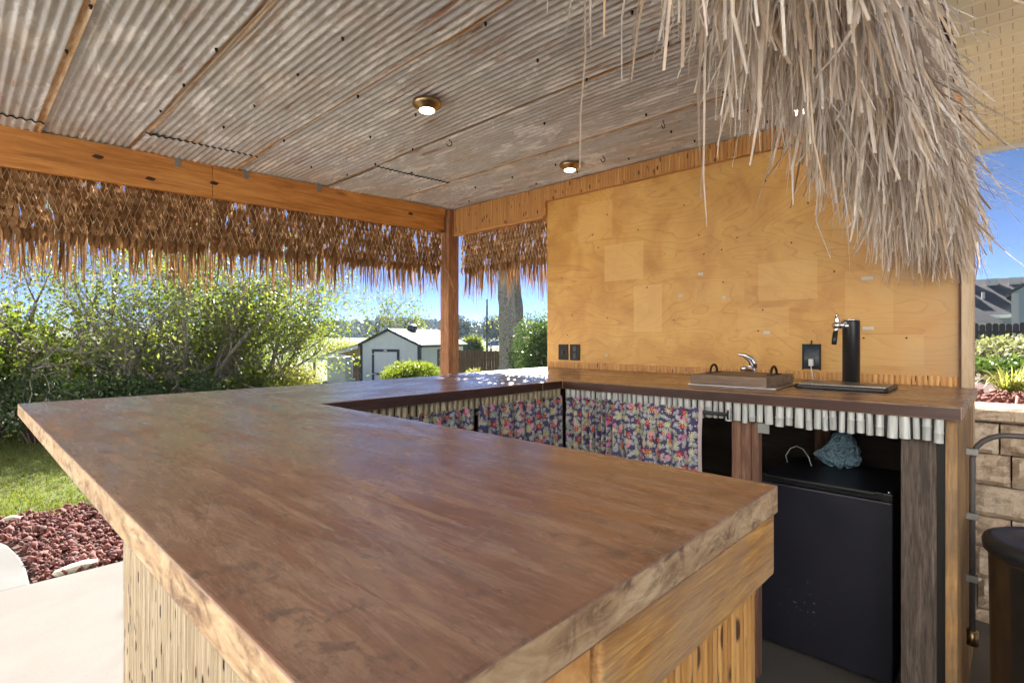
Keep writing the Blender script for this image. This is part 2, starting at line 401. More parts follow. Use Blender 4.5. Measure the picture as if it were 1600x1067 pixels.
m_lamp = emis("lamp_lens", (1., .86, .62, 1), 7.0)

def bubble_mat():
    t = T("bubble_wrap"); p = t.pos(); d = t.vor(p, 85.)
    bs = t.bsdf((.50, .80, 1.), .16, 0, t.bump(d, 1., .02), .8)
    tr = t.n("BsdfTranslucent", {"Color": (.55, .70, .82, 1)})
    return t.done(t.n("MixShader", {0: .15, 1: bs.outputs[0], 2: tr.outputs[0]}))
m_bubble = bubble_mat()

def fabric_mat():
    """dark cloth printed with fronds, split leaves, red flowers and pink long-necked birds"""
    t = T("tropical_print"); uv = t.uvc()
    col = t.mix(t.noise(uv, 9, 2), (.055, .046, .115), (.10, .085, .175))
    def cell(scale, off):
        v = t.mp(uv, (scale*2.0, scale*2.0, 1), (off, off*.37, 0))
        nd = t.n("TexVoronoi", {"Vector": v, "Scale": 1.0, "Randomness": .75}, voronoi_dimensions='2D')
        loc = t.n("VectorMath", {0: v, 1: nd.outputs["Position"]}, operation='SUBTRACT').outputs[0]
        cr = t.n("SeparateColor", {0: nd.outputs["Color"]})
        rot = t.n("VectorRotate", {"Vector": loc, "Angle": t.m('MULTIPLY', cr.outputs[0], 6.283)}, rotation_type='Z_AXIS').outputs[0]
        x, y, z = t.sep(rot); return x, y, cr.outputs[1], cr.outputs[2]
    # feathery fronds
    for sc, of, k in ((17, 0., (.50, .54, .50)), (14, 3.7, (.42, .45, .28)), (20, 9.1, (.55, .56, .58))):
        x, y, a, b = cell(sc, of); ay = t.m('ABSOLUTE', y)
        env = t.m('LESS_THAN', ay, t.m('SUBTRACT', .30, t.m('MULTIPLY', t.m('MULTIPLY', x, x), 1.5)))
        st = t.m('GREATER_THAN', t.m('FRACT', t.m('MULTIPLY', t.m('ADD', x, ay), 7.5)), .5)
        spine = t.m('LESS_THAN', ay, .03)
        mk = t.m('MULTIPLY', env, t.m('MAXIMUM', st, spine)); mk = t.m('MULTIPLY', mk, t.m('LESS_THAN', t.m('ABSOLUTE', x), .46))
        col = t.mix(t.m('MULTIPLY', mk, t.m('GREATER_THAN', a, .25)), col, k)
    def polar(x, y):
        return t.m('SQRT', t.m('ADD', t.m('MULTIPLY', x, x), t.m('MULTIPLY', y, y))), t.m('ARCTAN2', y, x)
    # split leaves
    x, y, a, b = cell(10.5, 5.3); r, th = polar(x, y)
    mk = t.m('LESS_THAN', r, t.m('ADD', .22, t.m('MULTIPLY', t.m('COSINE', t.m('MULTIPLY', th, 9.)), .12)))
    mk = t.m('MULTIPLY', mk, t.m('GREATER_THAN', t.m('ABSOLUTE', y), .012)); mk = t.m('MULTIPLY', mk, t.m('GREATER_THAN', a, .35))
    col = t.mix(mk, col, t.mix(b, (.60, .50, .16), (.66, .64, .46)))
    # small white stars
    x, y, a, b = cell(22, 1.9); r, th = polar(x, y)
    mk = t.m('MULTIPLY', t.m('LESS_THAN', r, t.m('ADD', .13, t.m('MULTIPLY', t.m('COSINE', t.m('MULTIPLY', th, 5.)), .07))), t.m('GREATER_THAN', a, .55))
    col = t.mix(mk, col, (.62, .60, .58))
    # red flowers
    x, y, a, b = cell(8.5, 7.7); r, th = polar(x, y)
    mk = t.m('MULTIPLY', t.m('LESS_THAN', r, t.m('ADD', .17, t.m('MULTIPLY', t.m('COSINE', t.m('MULTIPLY', th, 6.)), .08))), t.m('GREATER_THAN', a, .42))
    col = t.mix(mk, col, t.mix(t.ramp(r, [(.0, 1.), (.12, 0.)]), (.48, .02, .04), (.75, .30, .12)))
    # pink birds
    x, y, a, b = cell(6.2, 2.2)
    body = t.m('LESS_THAN', t.m('ADD', t.m('POWER', t.m('DIVIDE', x, .17), 2.), t.m('POWER', t.m('DIVIDE', y, .095), 2.)), 1.)
    nx = t.m('SUBTRACT', x, .20); ny = t.m('SUBTRACT', y, .10); nr = t.m('SQRT', t.m('ADD', t.m('MULTIPLY', nx, nx), t.m('MULTIPLY', ny, ny)))
    neck = t.m('LESS_THAN', t.m('ABSOLUTE', t.m('SUBTRACT', nr, .095)), .026); neck = t.m('MULTIPLY', neck, t.m('GREATER_THAN', t.m('ADD', nx, ny), -.05))
    mk = t.m('MULTIPLY', t.m('MAXIMUM', body, neck), t.m('GREATER_THAN', a, .28))
    col = t.mix(mk, col, t.mix(b, (.62, .10, .30), (.70, .33, .42)))
    wv = t.noise(uv, 600, 2)
    sh = t.bsdf(col, .85, 0, t.bump(wv, .1, .001), .2)
    return t.done(t.n("MixShader", {0: .12, 1: sh.outputs[0], 2: t.n("BsdfTranslucent", {"Color": col}).outputs[0]}))
m_fabric = fabric_mat()
m_selvage = plain("curtain_selvage", (.55, .45, .46), .85, var=.1, scale=90)

def concrete_mat(name, a, b):
    t = T(name); p = t.pos(); n = t.noise(p, 1.6, 6, .6, .3); f = t.noise(p, 55, 4, .7)
    c = t.mix(t.ramp(n, [(.35, 0.), (.65, 1.)]), a, b); c = t.mix(t.ramp(f, [(.58, 0.), (.72, .35)]), c, tuple(k*.55 for k in a))
    return t.done(t.bsdf(c, .85, 0, t.bump(f, .25, .003)))
m_conc = concrete_mat("patio_concrete", (.108, .098, .088), (.135, .123, .110))
m_path = concrete_mat("path_concrete", (.10, .098, .093), (.13, .128, .122))
def stone_mat(name, cols, scale=40, rough=.9):
    t = T(name); p = t.pos(); r = t.rnd(); n = t.noise(p, scale, 5, .7)
    c = t.ramp(r, [(i/(len(cols)-1), k) for i, k in enumerate(cols)], 'LINEAR')
    c = t.mix(t.ramp(n, [(.4, .5), (.62, 0.)]), c, tuple(k*.45 for k in cols[0]))
    return t.done(t.bsdf(c, rough, 0, t.bump(n, .6, .006)))
m_lava = stone_mat("lava_rock", [(.09, .024, .020), (.15, .040, .032), (.20, .065, .050), (.075, .045, .048), (.17, .05, .038), (.22, .10, .085), (.11, .028, .022)])
m_mulch = stone_mat("red_mulch", [(.15, .045, .034), (.25, .085, .065), (.34, .15, .12), (.19, .055, .04)], 60)
m_paleston = stone_mat("pale_stone", [(.50, .46, .36), (.56, .52, .44)], 25)
def block_mat():
    t = T("split_face_block"); p = t.pos(); r = t.rnd(); n = t.noise(p, 22, 7, .7, .4); f = t.noise(p, 130, 3, .7)
    c = t.mix(r, (.56, .43, .31), (.68, .57, .44)); c = t.mix(t.ramp(n, [(.34, .7), (.52, 0.)]), c, (.26, .16, .10))
    c = t.mix(t.ramp(f, [(.56, 0.), (.7, .4)]), c, (.14, .09, .06))
    return t.done(t.bsdf(c, .92, 0, t.bump(t.m('ADD', n, f), .9, .010)))
m_block = block_mat()
def ground_mat():
    t = T("lawn_ground"); p = t.pos(); n = t.noise(p, .6, 6, .65); f = t.noise(p, 30, 4, .7)
    c = t.ramp(n, [(.32, (.06, .085, .018)), (.5, (.09, .12, .024)), (.66, (.13, .135, .04))])
    c = t.mix(t.ramp(f, [(.35, .6), (.6, 0.)]), c, (.06, .062, .022))
    return t.done(t.bsdf(c, .95, 0, t.bump(f, .5, .02)))
m_lawn = ground_mat()
def soil():
    t = T("garden_soil"); p = t.pos(); n = t.noise(p, 25, 5, .7)
    return t.done(t.bsdf(t.mix(n, (.05, .02, .015), (.12, .05, .036)), .95, 0, t.bump(n, .7, .02)))
m_soil = soil()
def leaf(name, cols, trans=.45, tcol=None, rough=.45, spec=.35):
    t = T(name); r = t.rnd()
    return t.leafy(t.ramp(r, [(i/(len(cols)-1), k) for i, k in enumerate(cols)]), trans, rough, spec=spec, tcol=(t.ramp(r, [(i/(len(tcol)-1), k) for i, k in enumerate(tcol)]) if tcol else None))
m_blade = leaf("grass_blade", [(.075, .115, .018), (.11, .145, .022), (.16, .16, .045), (.085, .125, .018)], .45, [(.12, .18, .012), (.18, .22, .018), (.22, .21, .045)])
m_lf_olive = leaf("leaf_olive", [(.045, .075, .020), (.075, .105, .028), (.11, .125, .035), (.06, .09, .022)], .45, [(.13, .21, .02), (.25, .32, .03), (.34, .34, .05)])
m_lf_bright = leaf("leaf_bright", [(.05, .095, .016), (.085, .14, .02), (.12, .16, .025)], .45, [(.15, .24, .012), (.27, .35, .022), (.32, .34, .03)])
m_lf_dark = leaf("leaf_dark", [(.045, .085, .035), (.075, .12, .05), (.10, .15, .07)], .3, [(.08, .16, .02), (.16, .25, .03)], .28, .6)
m_lf_pale = leaf("leaf_pale", [(.14, .17, .08), (.26, .28, .17), (.36, .36, .26), (.09, .13, .04)], .35, [(.24, .28, .08), (.38, .38, .16)])
m_lf_yel = leaf("leaf_yellow_green", [(.15, .19, .04), (.24, .26, .07), (.30, .28, .10)], .4, [(.36, .40, .05), (.46, .42, .09)])
m_lf_far = leaf("leaf_far", [(.05, .085, .05), (.08, .115, .06), (.11, .13, .075)], .2)
m_lf_blue = leaf("leaf_far_wood", [(.045, .075, .070), (.065, .095, .080), (.085, .11, .08), (.10, .11, .07)], .1)
m_lf_strap = leaf("strap_leaf", [(.14, .20, .035), (.30, .33, .09), (.44, .42, .20), (.18, .24, .04)], .4, [(.36, .42, .05), (.52, .48, .14)])
def bark(name, a, b, s=1.):
    t = T(name); p = t.pos(); n = t.noise(t.mp(p, (14*s, 14*s, 4*s)), 1.6, 7, .7, .5); v = t.vor(t.mp(p, (16*s, 16*s, 5*s)), 1., 'DISTANCE_TO_EDGE')
    c = t.mix(t.ramp(n, [(.35, 0.), (.62, 1.)]), a, b); c = t.mix(t.ramp(v, [(.0, .7), (.16, 0.)]), c, tuple(k*.35 for k in a))
    return t.done(t.bsdf(c, .9, 0, t.bump(t.m('ADD', n, t.m('MULTIPLY', v, 1.5)), .8, .02)))
m_bark = bark("grey_bark", (.18, .16, .14), (.40, .37, .33))
m_barkb = bark("furrowed_bark", (.22, .215, .22), (.46, .45, .45), 2.2)
m_twig = bark("brown_bark", (.10, .075, .055), (.20, .155, .115))

def siding_mat(name, col):
    t = T(name); p = t.gen(); n = t.noise(t.mp(p, (3, 3, 1)), 1.5, 5, .6)
    return t.done(t.bsdf(t.mix(n, col, tuple(k*.82 for k in col)), .7, 0, t.bump(n, .1, .01)))
m_shedw = siding_mat("shed_siding", (.90, .92, .95))
m_trim = plain("shed_trim", (.018, .024, .038), .5, var=.1)
m_pine = plain("lean_to_pine", (.36, .22, .10), .7, var=.3, scale=8)
def shingle(name, a, b):
    t = T(name); p = t.pos(); r = t.rnd(); n = t.noise(p, 14, 5, .7)
    return t.done(t.bsdf(t.mix(t.m('MULTIPLY', t.m('ADD', r, n), .5), a, b), .9, 0, t.bump(n, .4, .02)))
m_shing = shingle("shed_shingle", (.04, .038, .036), (.08, .075, .07))
m_hroof = shingle("house_shingle", (.055, .052, .062), (.12, .112, .12))
m_hside = siding_mat("house_siding", (.42, .50, .54)); m_htrim = plain("house_trim", (.60, .60, .56), .6, var=.05)
m_fence = wood("fence_board", (.10, .055, .022), (.21, .125, .055), (.30, .20, .10), 'Z', .85, .5, 0, .5)
m_fenced = wood("dark_fence_board", (.03, .026, .026), (.065, .058, .058), (.10, .09, .088), 'Z', .85, .5, 0, .5)
m_car = plain("blue_car_paint", (.012, .07, .25), .22, .3, var=.05)
m_glass = plain("dark_glass", (.02, .03, .045), .08, 0., var=.05, spec=.6)
m_tyre = plain("tyre", (.012, .012, .012), .8, var=.1)
m_asph = concrete_mat("asphalt", (.16, .16, .165), (.20, .20, .205))
m_vinyl = plain("vinyl_soffit", (.90, .82, .62), .5, var=.1, scale=5)
m_hole = plain("vent_hole", (.10, .08, .05), .8, var=.05)
m_gutter = plain("fascia_metal", (.55, .56, .55), .4, var=.05)

# ---------------------------------------------------------------- the setting: terrain, patio, beds
def sstep(a, b, x):
    t = min(1., max(0., (x-a)/(b-a))); return t*t*(3-2*t)
def gh(x, y):
    d = math.hypot(x, y)
    h = -.03 - 1.12*sstep(10, 22, d) + .35*sstep(45, 110, d) + 3.5*sstep(140, 420, d) + 14*sstep(420, 900, d)
    return h + (.04*math.sin(x*.21)*math.cos(y*.17) if d > 14 else 0)
ax = [0.]
while ax[-1] < 1500: ax.append(ax[-1] + max(.9, ax[-1]*.07))
ax = sorted([-a for a in ax[1:]] + ax)
b = B(); n = len(ax)
b.add([(x, y, gh(x, y)) for y in ax for x in ax], [(j*n+i, j*n+i+1, (j+1)*n+i+1, (j+1)*n+i) for j in range(n-1) for i in range(n-1)])
struct("ground", b, m_lawn, smooth=True)
b = B(); b.box(-3.73, 9, -9, 3.35, -.14, 0.0); struct("patio", b, m_conc, bevel=.008)
b = B(); b.prism([(-3.735, .28), (-4.05, .285), (-4.3, .27), (-4.55, .235), (-4.8, .16), (-5.05, .03), (-5.25, -.14), (-5.45, -.42), (-5.6, -.8), (-5.75, -2.5), (-5.75, -9), (-3.735, -9)], -.12, -.004)
struct("garden_path", b, m_path, bevel=.012)
b = B(); b.prism([(-3.735, .30), (-4.5, .26), (-5.0, .08), (-5.22, -.12), (-5.32, .3), (-5.2, .85), (-5.15, 1.6), (-5.2, 2.6), (-5.1, 4.4), (-3.735, 4.4)], -.12, -.022)
struct("gravel_bed_soil", b, m_soil)
# raised planting bed behind the block wall
def bedh(x, y): return .925 + .02*math.sin(x*3.1)*math.cos(y*2.3) + .10*sstep(4, 9, y) - .3*sstep(12, 20, y)
b = B(); b.grid(lambda u, v: (-1.2 + 26*u*u, 3.36 + 26*v*v, bedh(-1.2+26*u*u, 3.36+26*v*v)), 26, 26)
b.grid(lambda u, v: (-1.2, 3.36 + 26*u, -1.3 + v*(1.3 + bedh(-1.2, 3.36+26*u))), 26, 1)
struct("planting_bed", b, m_soil, smooth=True)
b = B(); b.grid(lambda u, v: (-150 + 140*u, 30+125*u + 9*v, gh(-150+140*u, 30+125*u+9*v) + .06 + .05*(1-v)), 60, 2)
struct("far_road", b, m_asph)

# ---------------------------------------------------------------- shelter: roof, beam, posts, panelled wall
def zr(y): return 2.293 + (y-.15)*.0267
SH = thing("bar_shelter", "open-sided tiki bar shelter with rusty corrugated tin ceiling, pine beam and plywood back wall", "shelter", (-3.45, 2.88, 0))
b = B(); b.add([(x, y, zr(y)+dz) for dz in (.03, .12) for x, y in ((-3.62, -.75), (-.18, -.75), (-.18, 3.2), (-3.62, 3.2))],
               [(0,3,2,1),(4,5,6,7),(0,1,5,4),(1,2,6,5),(2,3,7,6),(3,0,4,7)])
part("light_stop_deck", b, m_darkply, SH)  # unseen slab added over the tin so no light leaks through the seams
seams = [-.75, -.25, .28, .66, 1.18, 1.78, 2.33, 2.93]
PIT = .032
def tin(x0, x1, y0, y1, drop, seed):
    rr = random.Random(seed); ph = rr.uniform(0, 6); ny = int((y1-y0)/PIT*7); nx = max(6, int((x1-x0)/.05))
    dents = [(rr.uniform(x0, x1), rr.uniform(y0, y1), rr.uniform(.06, .22), rr.uniform(-.006, .007)) for _ in range(int(9*(x1-x0)))]
    def fn(u, v):
        x = x0 + (x1-x0)*u; y = y0 + (y1-y0)*v
        z = zr(y) - drop + .0040*math.sin(2*math.pi*y/PIT + ph) + .003*math.sin(x*2.1+ph)*math.sin(y*5+ph)
        for dx, dy, dr, da in dents:
            q = ((x-dx)**2 + ((y-dy)*1.8)**2)/dr**2
            if q < 4: z += da*math.exp(-q)
        return (x, y, z)
    bb = B(); bb.grid(fn, nx, ny)
    for k in range(len(bb.m)):
        if (k // nx) / ny > 1 - .032/(y1-y0): bb.m[k] = 1
    return bb
k = 0
ends = {1: -3.30, 3: -3.13, 5: -2.82}
for i in range(len(seams)-1):
    y0, y1 = seams[i], seams[i+1] + .018; drop = .010 if i % 2 else .002
    e = ends.get(i)
    if e is None: part("tin_sheet", tin(-3.56, -.2, y0, y1, drop, 40+i), [m_tin, m_rust], SH, smooth=True)
    else:
        part("tin_sheet", tin(e-.06, -.2, y0, y1, drop-.004, 40+i), [m_tin, m_rust], SH, smooth=True)
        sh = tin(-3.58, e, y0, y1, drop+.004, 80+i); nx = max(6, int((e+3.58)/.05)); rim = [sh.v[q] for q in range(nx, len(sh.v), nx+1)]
        part("tin_sheet", sh, [m_tin, m_rust], SH, smooth=True)
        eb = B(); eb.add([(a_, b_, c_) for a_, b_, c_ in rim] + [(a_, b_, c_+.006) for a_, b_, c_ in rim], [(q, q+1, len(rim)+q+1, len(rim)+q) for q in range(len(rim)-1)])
        part("edge_shadow_strip", eb, m_blackm, SH)  # black skirt on the cut edge, standing in for the lap's shadow line
# roofing screws in rows, rust hole flecks
sb = B(); sb.lathe((0, 0, 0), [(.0055, .004), (.0055, -.002), (.0035, -.005), (.0032, -.008)], 7); scr = sb.mesh("screw", m_blackm)
for x in (-.5, -.9, -1.28, -1.67, -2.04, -2.41, -2.79, -3.1):
    for y in (.29, .66, .92, 1.19, 1.5, 1.76, 2.0, 2.27, 2.56, 2.80):
        if R.random() < .72:
            yy = y + U(-.02, .02); link("screw", scr, SH, loc=Vector((x+U(-.02, .02), yy, zr(yy)-.012)) - SH.location)
b = B()
for y0, y1 in ((-.75, 1.06), (1.063, 2.82)):
    b.add([(x, y, zr(y)+dz) for dz in (-.207, -.012) for x, y in ((-3.495, y0), (-3.452, y0), (-3.452, y1), (-3.495, y1))],
          [(0,3,2,1),(4,5,6,7),(0,1,5,4),(1,2,6,5),(2,3,7,6),(3,0,4,7)])
part("beam", b, m_beam, SH, bevel=.003)
b = B(); b.add([(x, y, zr(y)+dz) for dz in (-.075, -.014) for x, y in ((-3.4515, 2.05), (-3.437, 2.05), (-3.437, 2.82), (-3.4515, 2.82))],
          [(0,3,2,1),(4,5,6,7),(0,1,5,4),(1,2,6,5),(2,3,7,6),(3,0,4,7)])
part("upper_ledger", b, m_beam, SH, bevel=.002)
for y, z in ((.882, 2.29), (1.248, 2.303), (1.725, 2.315)):
    b = B(); b.box(-3.4515, -3.449, y-.016, y+.016, zr(y)-.06, zr(y)-.006); part("metal_clip", b, m_galv, SH)
for py, dz in ((.52, -.085), (.75, -.155), (1.07, -.12), (2.48, -.1)):      # dark knots in the beam face
    b = B(); a = Vector((-3.4505, py, zr(py)+dz)); nn = 12
    b.add([a] + [a + Vector((0, math.cos(q*6.283/nn)*.024*(1+.25*math.sin(q*2.1)), math.sin(q*6.283/nn)*.011)) for q in range(nn)], [(0, 1+q, 1+(q+1) % nn) for q in range(nn)])
    part("knot", b, m_inner_y, SH)
b = B(); b.box(-3.525, -3.418, 2.835, 2.883, -.05, zr(2.85)-.015); b.box(-3.525, -3.414, 2.885, 2.945, -.05, zr(2.9)-.02)
part("corner_post", b, m_post, SH, bevel=.004)
# front posts of the shelter, outside the picture
b = B(); b.box(-3.525, -3.42, -.70, -.60, -.05, 2.07); part("front_post", b, m_post, SH, bevel=.004)
# header boards over the back opening with bamboo slats
b = B(); b.box(-3.412, -2.434, 2.905, 2.945, 2.135, zr(2.93)-.012); b.box(-2.433, -.165, 2.9055, 2.945, 2.2515, zr(2.93)-.012); part("header_board", b, m_fascia, SH, bevel=.002)
def slat_variants(name, wd, h, dep, mat, nvar=4):
    out = []
    for q in range(nvar):
        bb = B(); prof = [(-.5, 0.), (-.3, .75), (0., 1.), (.3, .75), (.5, 0.)]; zs = [0, R.uniform(.3, .7)*h, h]
        vv = []
        for zi, z in enumerate(zs):
            k_ = 1.06 if zi == 1 else 1.
            vv += [(a*wd, -d*dep*k_, z) for a, d in prof]
        ff = [(r_*5+c, r_*5+c+1, (r_+1)*5+c+1, (r_+1)*5+c) for r_ in range(2) for c in range(4)]
        bb.add(vv, ff + [(0,1,2,3,4), (14,13,12,11,10), (0,4,9,14,10,5)]); out.append(bb.mesh(name, mat))
    return out
def slat_row(parent, x0, x1, wd, y, z0, h, mat, dep=.006):
    vr = slat_variants("slat", wd*.97, h, dep, mat); x = x0 + wd/2
    while x < x1 - wd*.4:
        o = link("slat", R.choice(vr), parent, loc=Vector((x+U(-.0008, .0008), y, z0+U(-.002, .002))) - wloc(parent)); o.scale = (U(.82, 1.0), U(.8, 1.15), 1); x += wd
F = bpy.data.objects.new("bamboo_fascia", None); C.objects.link(F); F.parent = SH; F.location = Vector((-3.4, 2.905, 2.14)) - SH.location
slat_row(F, -3.40, -2.436, .0165, 2.904, 2.148, zr(2.9)-2.148-.012, m_reedo)
b = B(); b.box(-3.412, -2.434, 2.885, 2.9045, 2.128, 2.1475); part("bottom_lath", b, m_fascia, SH, bevel=.002)
b = B(); b.box(-3.412, -3.4015, 2.892, 2.904, 2.148, zr(2.9)-.016); part("edge_lath", b, m_fascia, SH)
PW = part("plywood_panel", B().box(-2.432, -.167, 2.93, 2.948, 1.03, 2.25), m_ply, SH, label="golden varnished plywood panel with pale rectangles and grey weathered end")
F = bpy.data.objects.new("bamboo_top_strip", None); C.objects.link(F); F.parent = SH; F.location = Vector((-2.43, 2.905, 2.25)) - SH.location
slat_row(F, -2.430, -.17, .0205, 2.904, 2.252, zr(2.9)-2.252-.012, m_reedo)
F = bpy.data.objects.new("bamboo_bottom_strip", None); C.objects.link(F); F.parent = SH; F.location = Vector((-2.43, 2.93, 1.07)) - SH.location
slat_row(F, -2.430, -.17, .0205, 2.929, 1.0735, .040, m_reedo, .005)
b = B(); b.box(-.166, -.128, 2.90, 3.02, 0, 2.33); part("edge_board", b, m_raw, SH, bevel=.003)
b = B(); b.box(-.176, -.1665, 2.918, 2.929, 1.074, 2.25); part("dark_batten", b, m_rpost, SH)
for x in (-2.41, -1.65, -.9):
    b = B(); b.box(x, x+.04, 2.949, 3.03, 0, 2.3); part("wall_stud", b, m_rpost, SH)
b = B(); b.box(-2.44, -.16, 3.032, 3.045, 0.03, 2.3); part("outer_sheathing", b, m_darkply, SH)
b = B(); b.box(-.30, -.19, -.74, 3.0, 2.18, 2.27); part("end_rafter", b, m_beam, SH)
for x, z, wd in ((-1.419, 1.526, .026), (-1.3, 1.643, .03), (-.945, 1.308, .034), (-1.93, 1.168, .024), (-.501, 1.556, .05), (-.499, 1.324, .046), (-1.165, 1.502, .02)):
    b = B(); b.box(x-wd/2, x+wd/2, 2.925, 2.9295, z-.008, z+.008)
    part("adhesive_tab", b, m_tape, PW, bevel=.0015)
for x, z in ((-1.311,1.864),(-1.096,1.823),(-1.18,1.767),(-1.281,1.753),(-.826,1.762),(-.987,1.317),(-1.172,1.587),(-.964,1.427),(-.636,1.6),(-.516,1.28),(-.354,1.28),(-1.639,1.589),
             (-1.994,1.873),(-1.463,1.385),(-2.209,1.433),(-1.925,2.081),(-2.04,1.963),(-1.925,1.409),(-2.3,1.7),(-2.25,1.3),(-1.7,1.95),(-1.4,2.05),(-.75,1.95),(-.95,2.1)):
    b = B(); b.lathe((0, 0, 0), [(.0042, .0), (.0042, .002)], 7); o = link("nail_hole", b.mesh("nail_hole", m_blackm), PW, loc=Vector((x, 2.9275, z)) - wloc(PW)); o.rotation_euler = (math.pi/2, 0, 0)
# ceiling hooks
for i, (x, y, lb) in enumerate(((-2.169, 1.805, "black ceiling hook nearest the round lamp over the peninsula"), (-1.76, 2.63, "black ceiling hook beside the lamp above the plywood wall"), (-1.255, 2.398, "black ceiling hook among the grey hanging raffia"))):
    z = zr(y)-.012
    pts = [(0, 0, 0), (0, 0, -.012)] + [(.014*math.sin(a), 0, -.027+.014*math.cos(a)*1.0) for a in [q*math.radians(30) for q in range(0, 10)]]
    o = part("ceiling_hook", B().tube(pts, .0024, 6), m_blackm, smooth=True); o.location = (x, y, z+.006); o.rotation_euler = (0, 0, YAW+.4*i)
    tag(o, lb, "hook", "ceiling hooks")

# puck lights
for x, y, lb in ((-1.87, 1.43, "lit round brass ceiling lamp alone over the wide counter"), (-1.98, 2.60, "lit round brass ceiling lamp close above the bare wall corner"), (-.72, 2.65, "lit round brass ceiling lamp half hidden behind grey raffia")):
    z = zr(y)-.017
    L = thing("ceiling_lamp", lb, "lamp", (x, y, z), group="round brass ceiling lamps")
    part("housing", B().lathe((0, 0, 0), [(.062, .002), (.064, -.006), (.063, -.014), (.057, -.019), (.036, -.034), (.034, -.036)], 32), m_brass, L, smooth=True, world=False)
    part("lens", B().lathe((0, 0, 0), [(.0335, -.034), (.033, -.0385), (.028, -.041), (.012, -.042)], 28), m_lamp, L, smooth=True, world=False)

# ---------------------------------------------------------------- bar counter
BAR = thing("bar_counter", "U-shaped tiki bar with worn dark brown counter top, reed panels and bamboo fringe", "bar", (-1.6, 1.5, 0))
ZT, ZB = 1.073, 1.0345
def slab(name, poly, mats, pick):
    bb = B(); bb.prism(poly, ZB, ZT); bb.m = [1, 0] + [pick(i) for i in range(len(poly))]
    return part(name, bb, mats, BAR, bevel=.0022)
# edge order follows the polygon: near edge, end, inner edge, ...
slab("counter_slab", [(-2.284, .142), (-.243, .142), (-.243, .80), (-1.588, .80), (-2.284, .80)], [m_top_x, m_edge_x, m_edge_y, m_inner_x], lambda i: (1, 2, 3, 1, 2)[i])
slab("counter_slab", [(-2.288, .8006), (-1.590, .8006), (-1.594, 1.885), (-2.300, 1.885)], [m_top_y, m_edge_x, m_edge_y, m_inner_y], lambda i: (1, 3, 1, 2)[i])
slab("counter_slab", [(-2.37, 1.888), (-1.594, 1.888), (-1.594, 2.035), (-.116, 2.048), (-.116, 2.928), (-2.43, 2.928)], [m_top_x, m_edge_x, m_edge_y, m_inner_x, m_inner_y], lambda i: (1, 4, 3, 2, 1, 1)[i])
# reed panels
def reed_variants(rad, h, mat, nv=6):
    out = []
    for q in range(nv):
        bb = B(); zs = [0.]; 
        while zs[-1] < h: zs += [zs[-1] + R.uniform(.16, .32)]
        zs[-1] = h; pts = []; rs = []
        for z in zs[:-1]:
            pts += [(R.uniform(-.0006, .0006), R.uniform(-.0008, .0004), z), (R.uniform(-.0006, .0006), R.uniform(-.0008, .0004), z + .006)]; rs += [rad*1.0, rad*1.14]
        pts.append((0, 0, h)); rs.append(rad*.97)
        bb.tube(pts, rs, 7, cap=False); out.append(bb.mesh("reed", mat, smooth=True))
    return out
rv = reed_variants(.0047, 1.03, m_reed)
P = part("reed_panel", B().box(-1.97, -.306, .368, .376, .002, 1.033), m_darkply, BAR)
x = -1.966; 
while x < -.31:
    o = link("reed", R.choice(rv), P, loc=Vector((x, .362, .002)) - wloc(P)); o.scale = (U(.75, 1.08), U(.85, 1.1), 1); o.rotation_euler = (0, 0, U(0, 6.28)); x += .0098
rv2 = reed_variants(.0074, .96, m_reedg)
P = part("reed_panel", B().box(-.296, -.286, .378, .795, .002, 1.033), m_darkply, BAR)
y = .384
while y < .79:
    o = link("reed", R.choice(rv2), P, loc=Vector((-.278, y, .002)) - wloc(P)); o.scale = (U(.85, 1.1), U(.7, 1.08), 1); o.rotation_euler = (0, 0, U(0, 6.28)); y += .0145
# outer side of the far arm: reeds not in view of the camera, joined
bb = B(); y = .38
while y < 2.9:
    bb.tube([(-1.976, y, .002), (-1.976+U(-.001, .001), y, .5), (-1.976, y, 1.03)], U(.005, .0065), 6, cap=False); y += .0105
o = part("side_reeds", bb, m_reed, BAR, smooth=True); o["kind"] = "stuff"
b = B(); b.box(-1.968, -1.958, .378, 2.9, .002, 1.033); part("side_panel", b, m_rpost, BAR)
b = B(); b.box(-.2855, -.250, .372, .808, .944, 1.0335); part("trim_board", b, m_gold, BAR, bevel=.004, label="golden pine trim board under the counter end")
b = B(); b.box(-.290, -.256, .165, .366, .950, 1.0335); part("trim_board", b, m_fascia, BAR, bevel=.004)
b = B(); b.box(-1.90, -.306, .765, .775, .002, 1.033); part("inner_panel", b, m_darkply, BAR)
for x, y in ((-1.93, .40), (-.36, .40), (-.36, .72), (-1.93, 2.0)):
    b = B(); b.box(x-.0, x+.05, y, y+.05, 0, 1.033); part("frame_post", b, m_rpost, BAR)
b = B(); b.box(-1.95, -.155, 2.885, 2.895, .002, 1.033); part("under_panel", b, m_darkply, BAR)
b = B(); b.box(-.802, -.765, 2.085, 2.125, 0, 1.0335); b.box(-.764, -.730, 2.082, 2.122, 0, 1.0335); b.box(-.729, -.703, 2.09, 2.128, 0, 1.0335)
part("counter_post", b, m_rpost, BAR, bevel=.003)
b = B(); b.box(-.268, -.178, 2.09, 2.16, 0, 1.0335); part("counter_post", b, m_gpost, BAR, bevel=.004, label="weathered grey post beside the fridge")
b = B(); b.box(-.1775, -.158, 2.095, 2.15, 0, 1.0335); part("black_gap_strip", b, m_blackm, BAR)  # black strip filling the gap between grey post and end board
b = B(); b.box(-.1575, -.128, 2.088, 2.895, 0, 1.0335); part("end_board", b, m_endb, BAR, bevel=.003)
b = B(); b.box(-.69, -.62, 2.80, 2.86, 0, 1.0335); part("counter_post", b, m_rpost, BAR, bevel=.003)
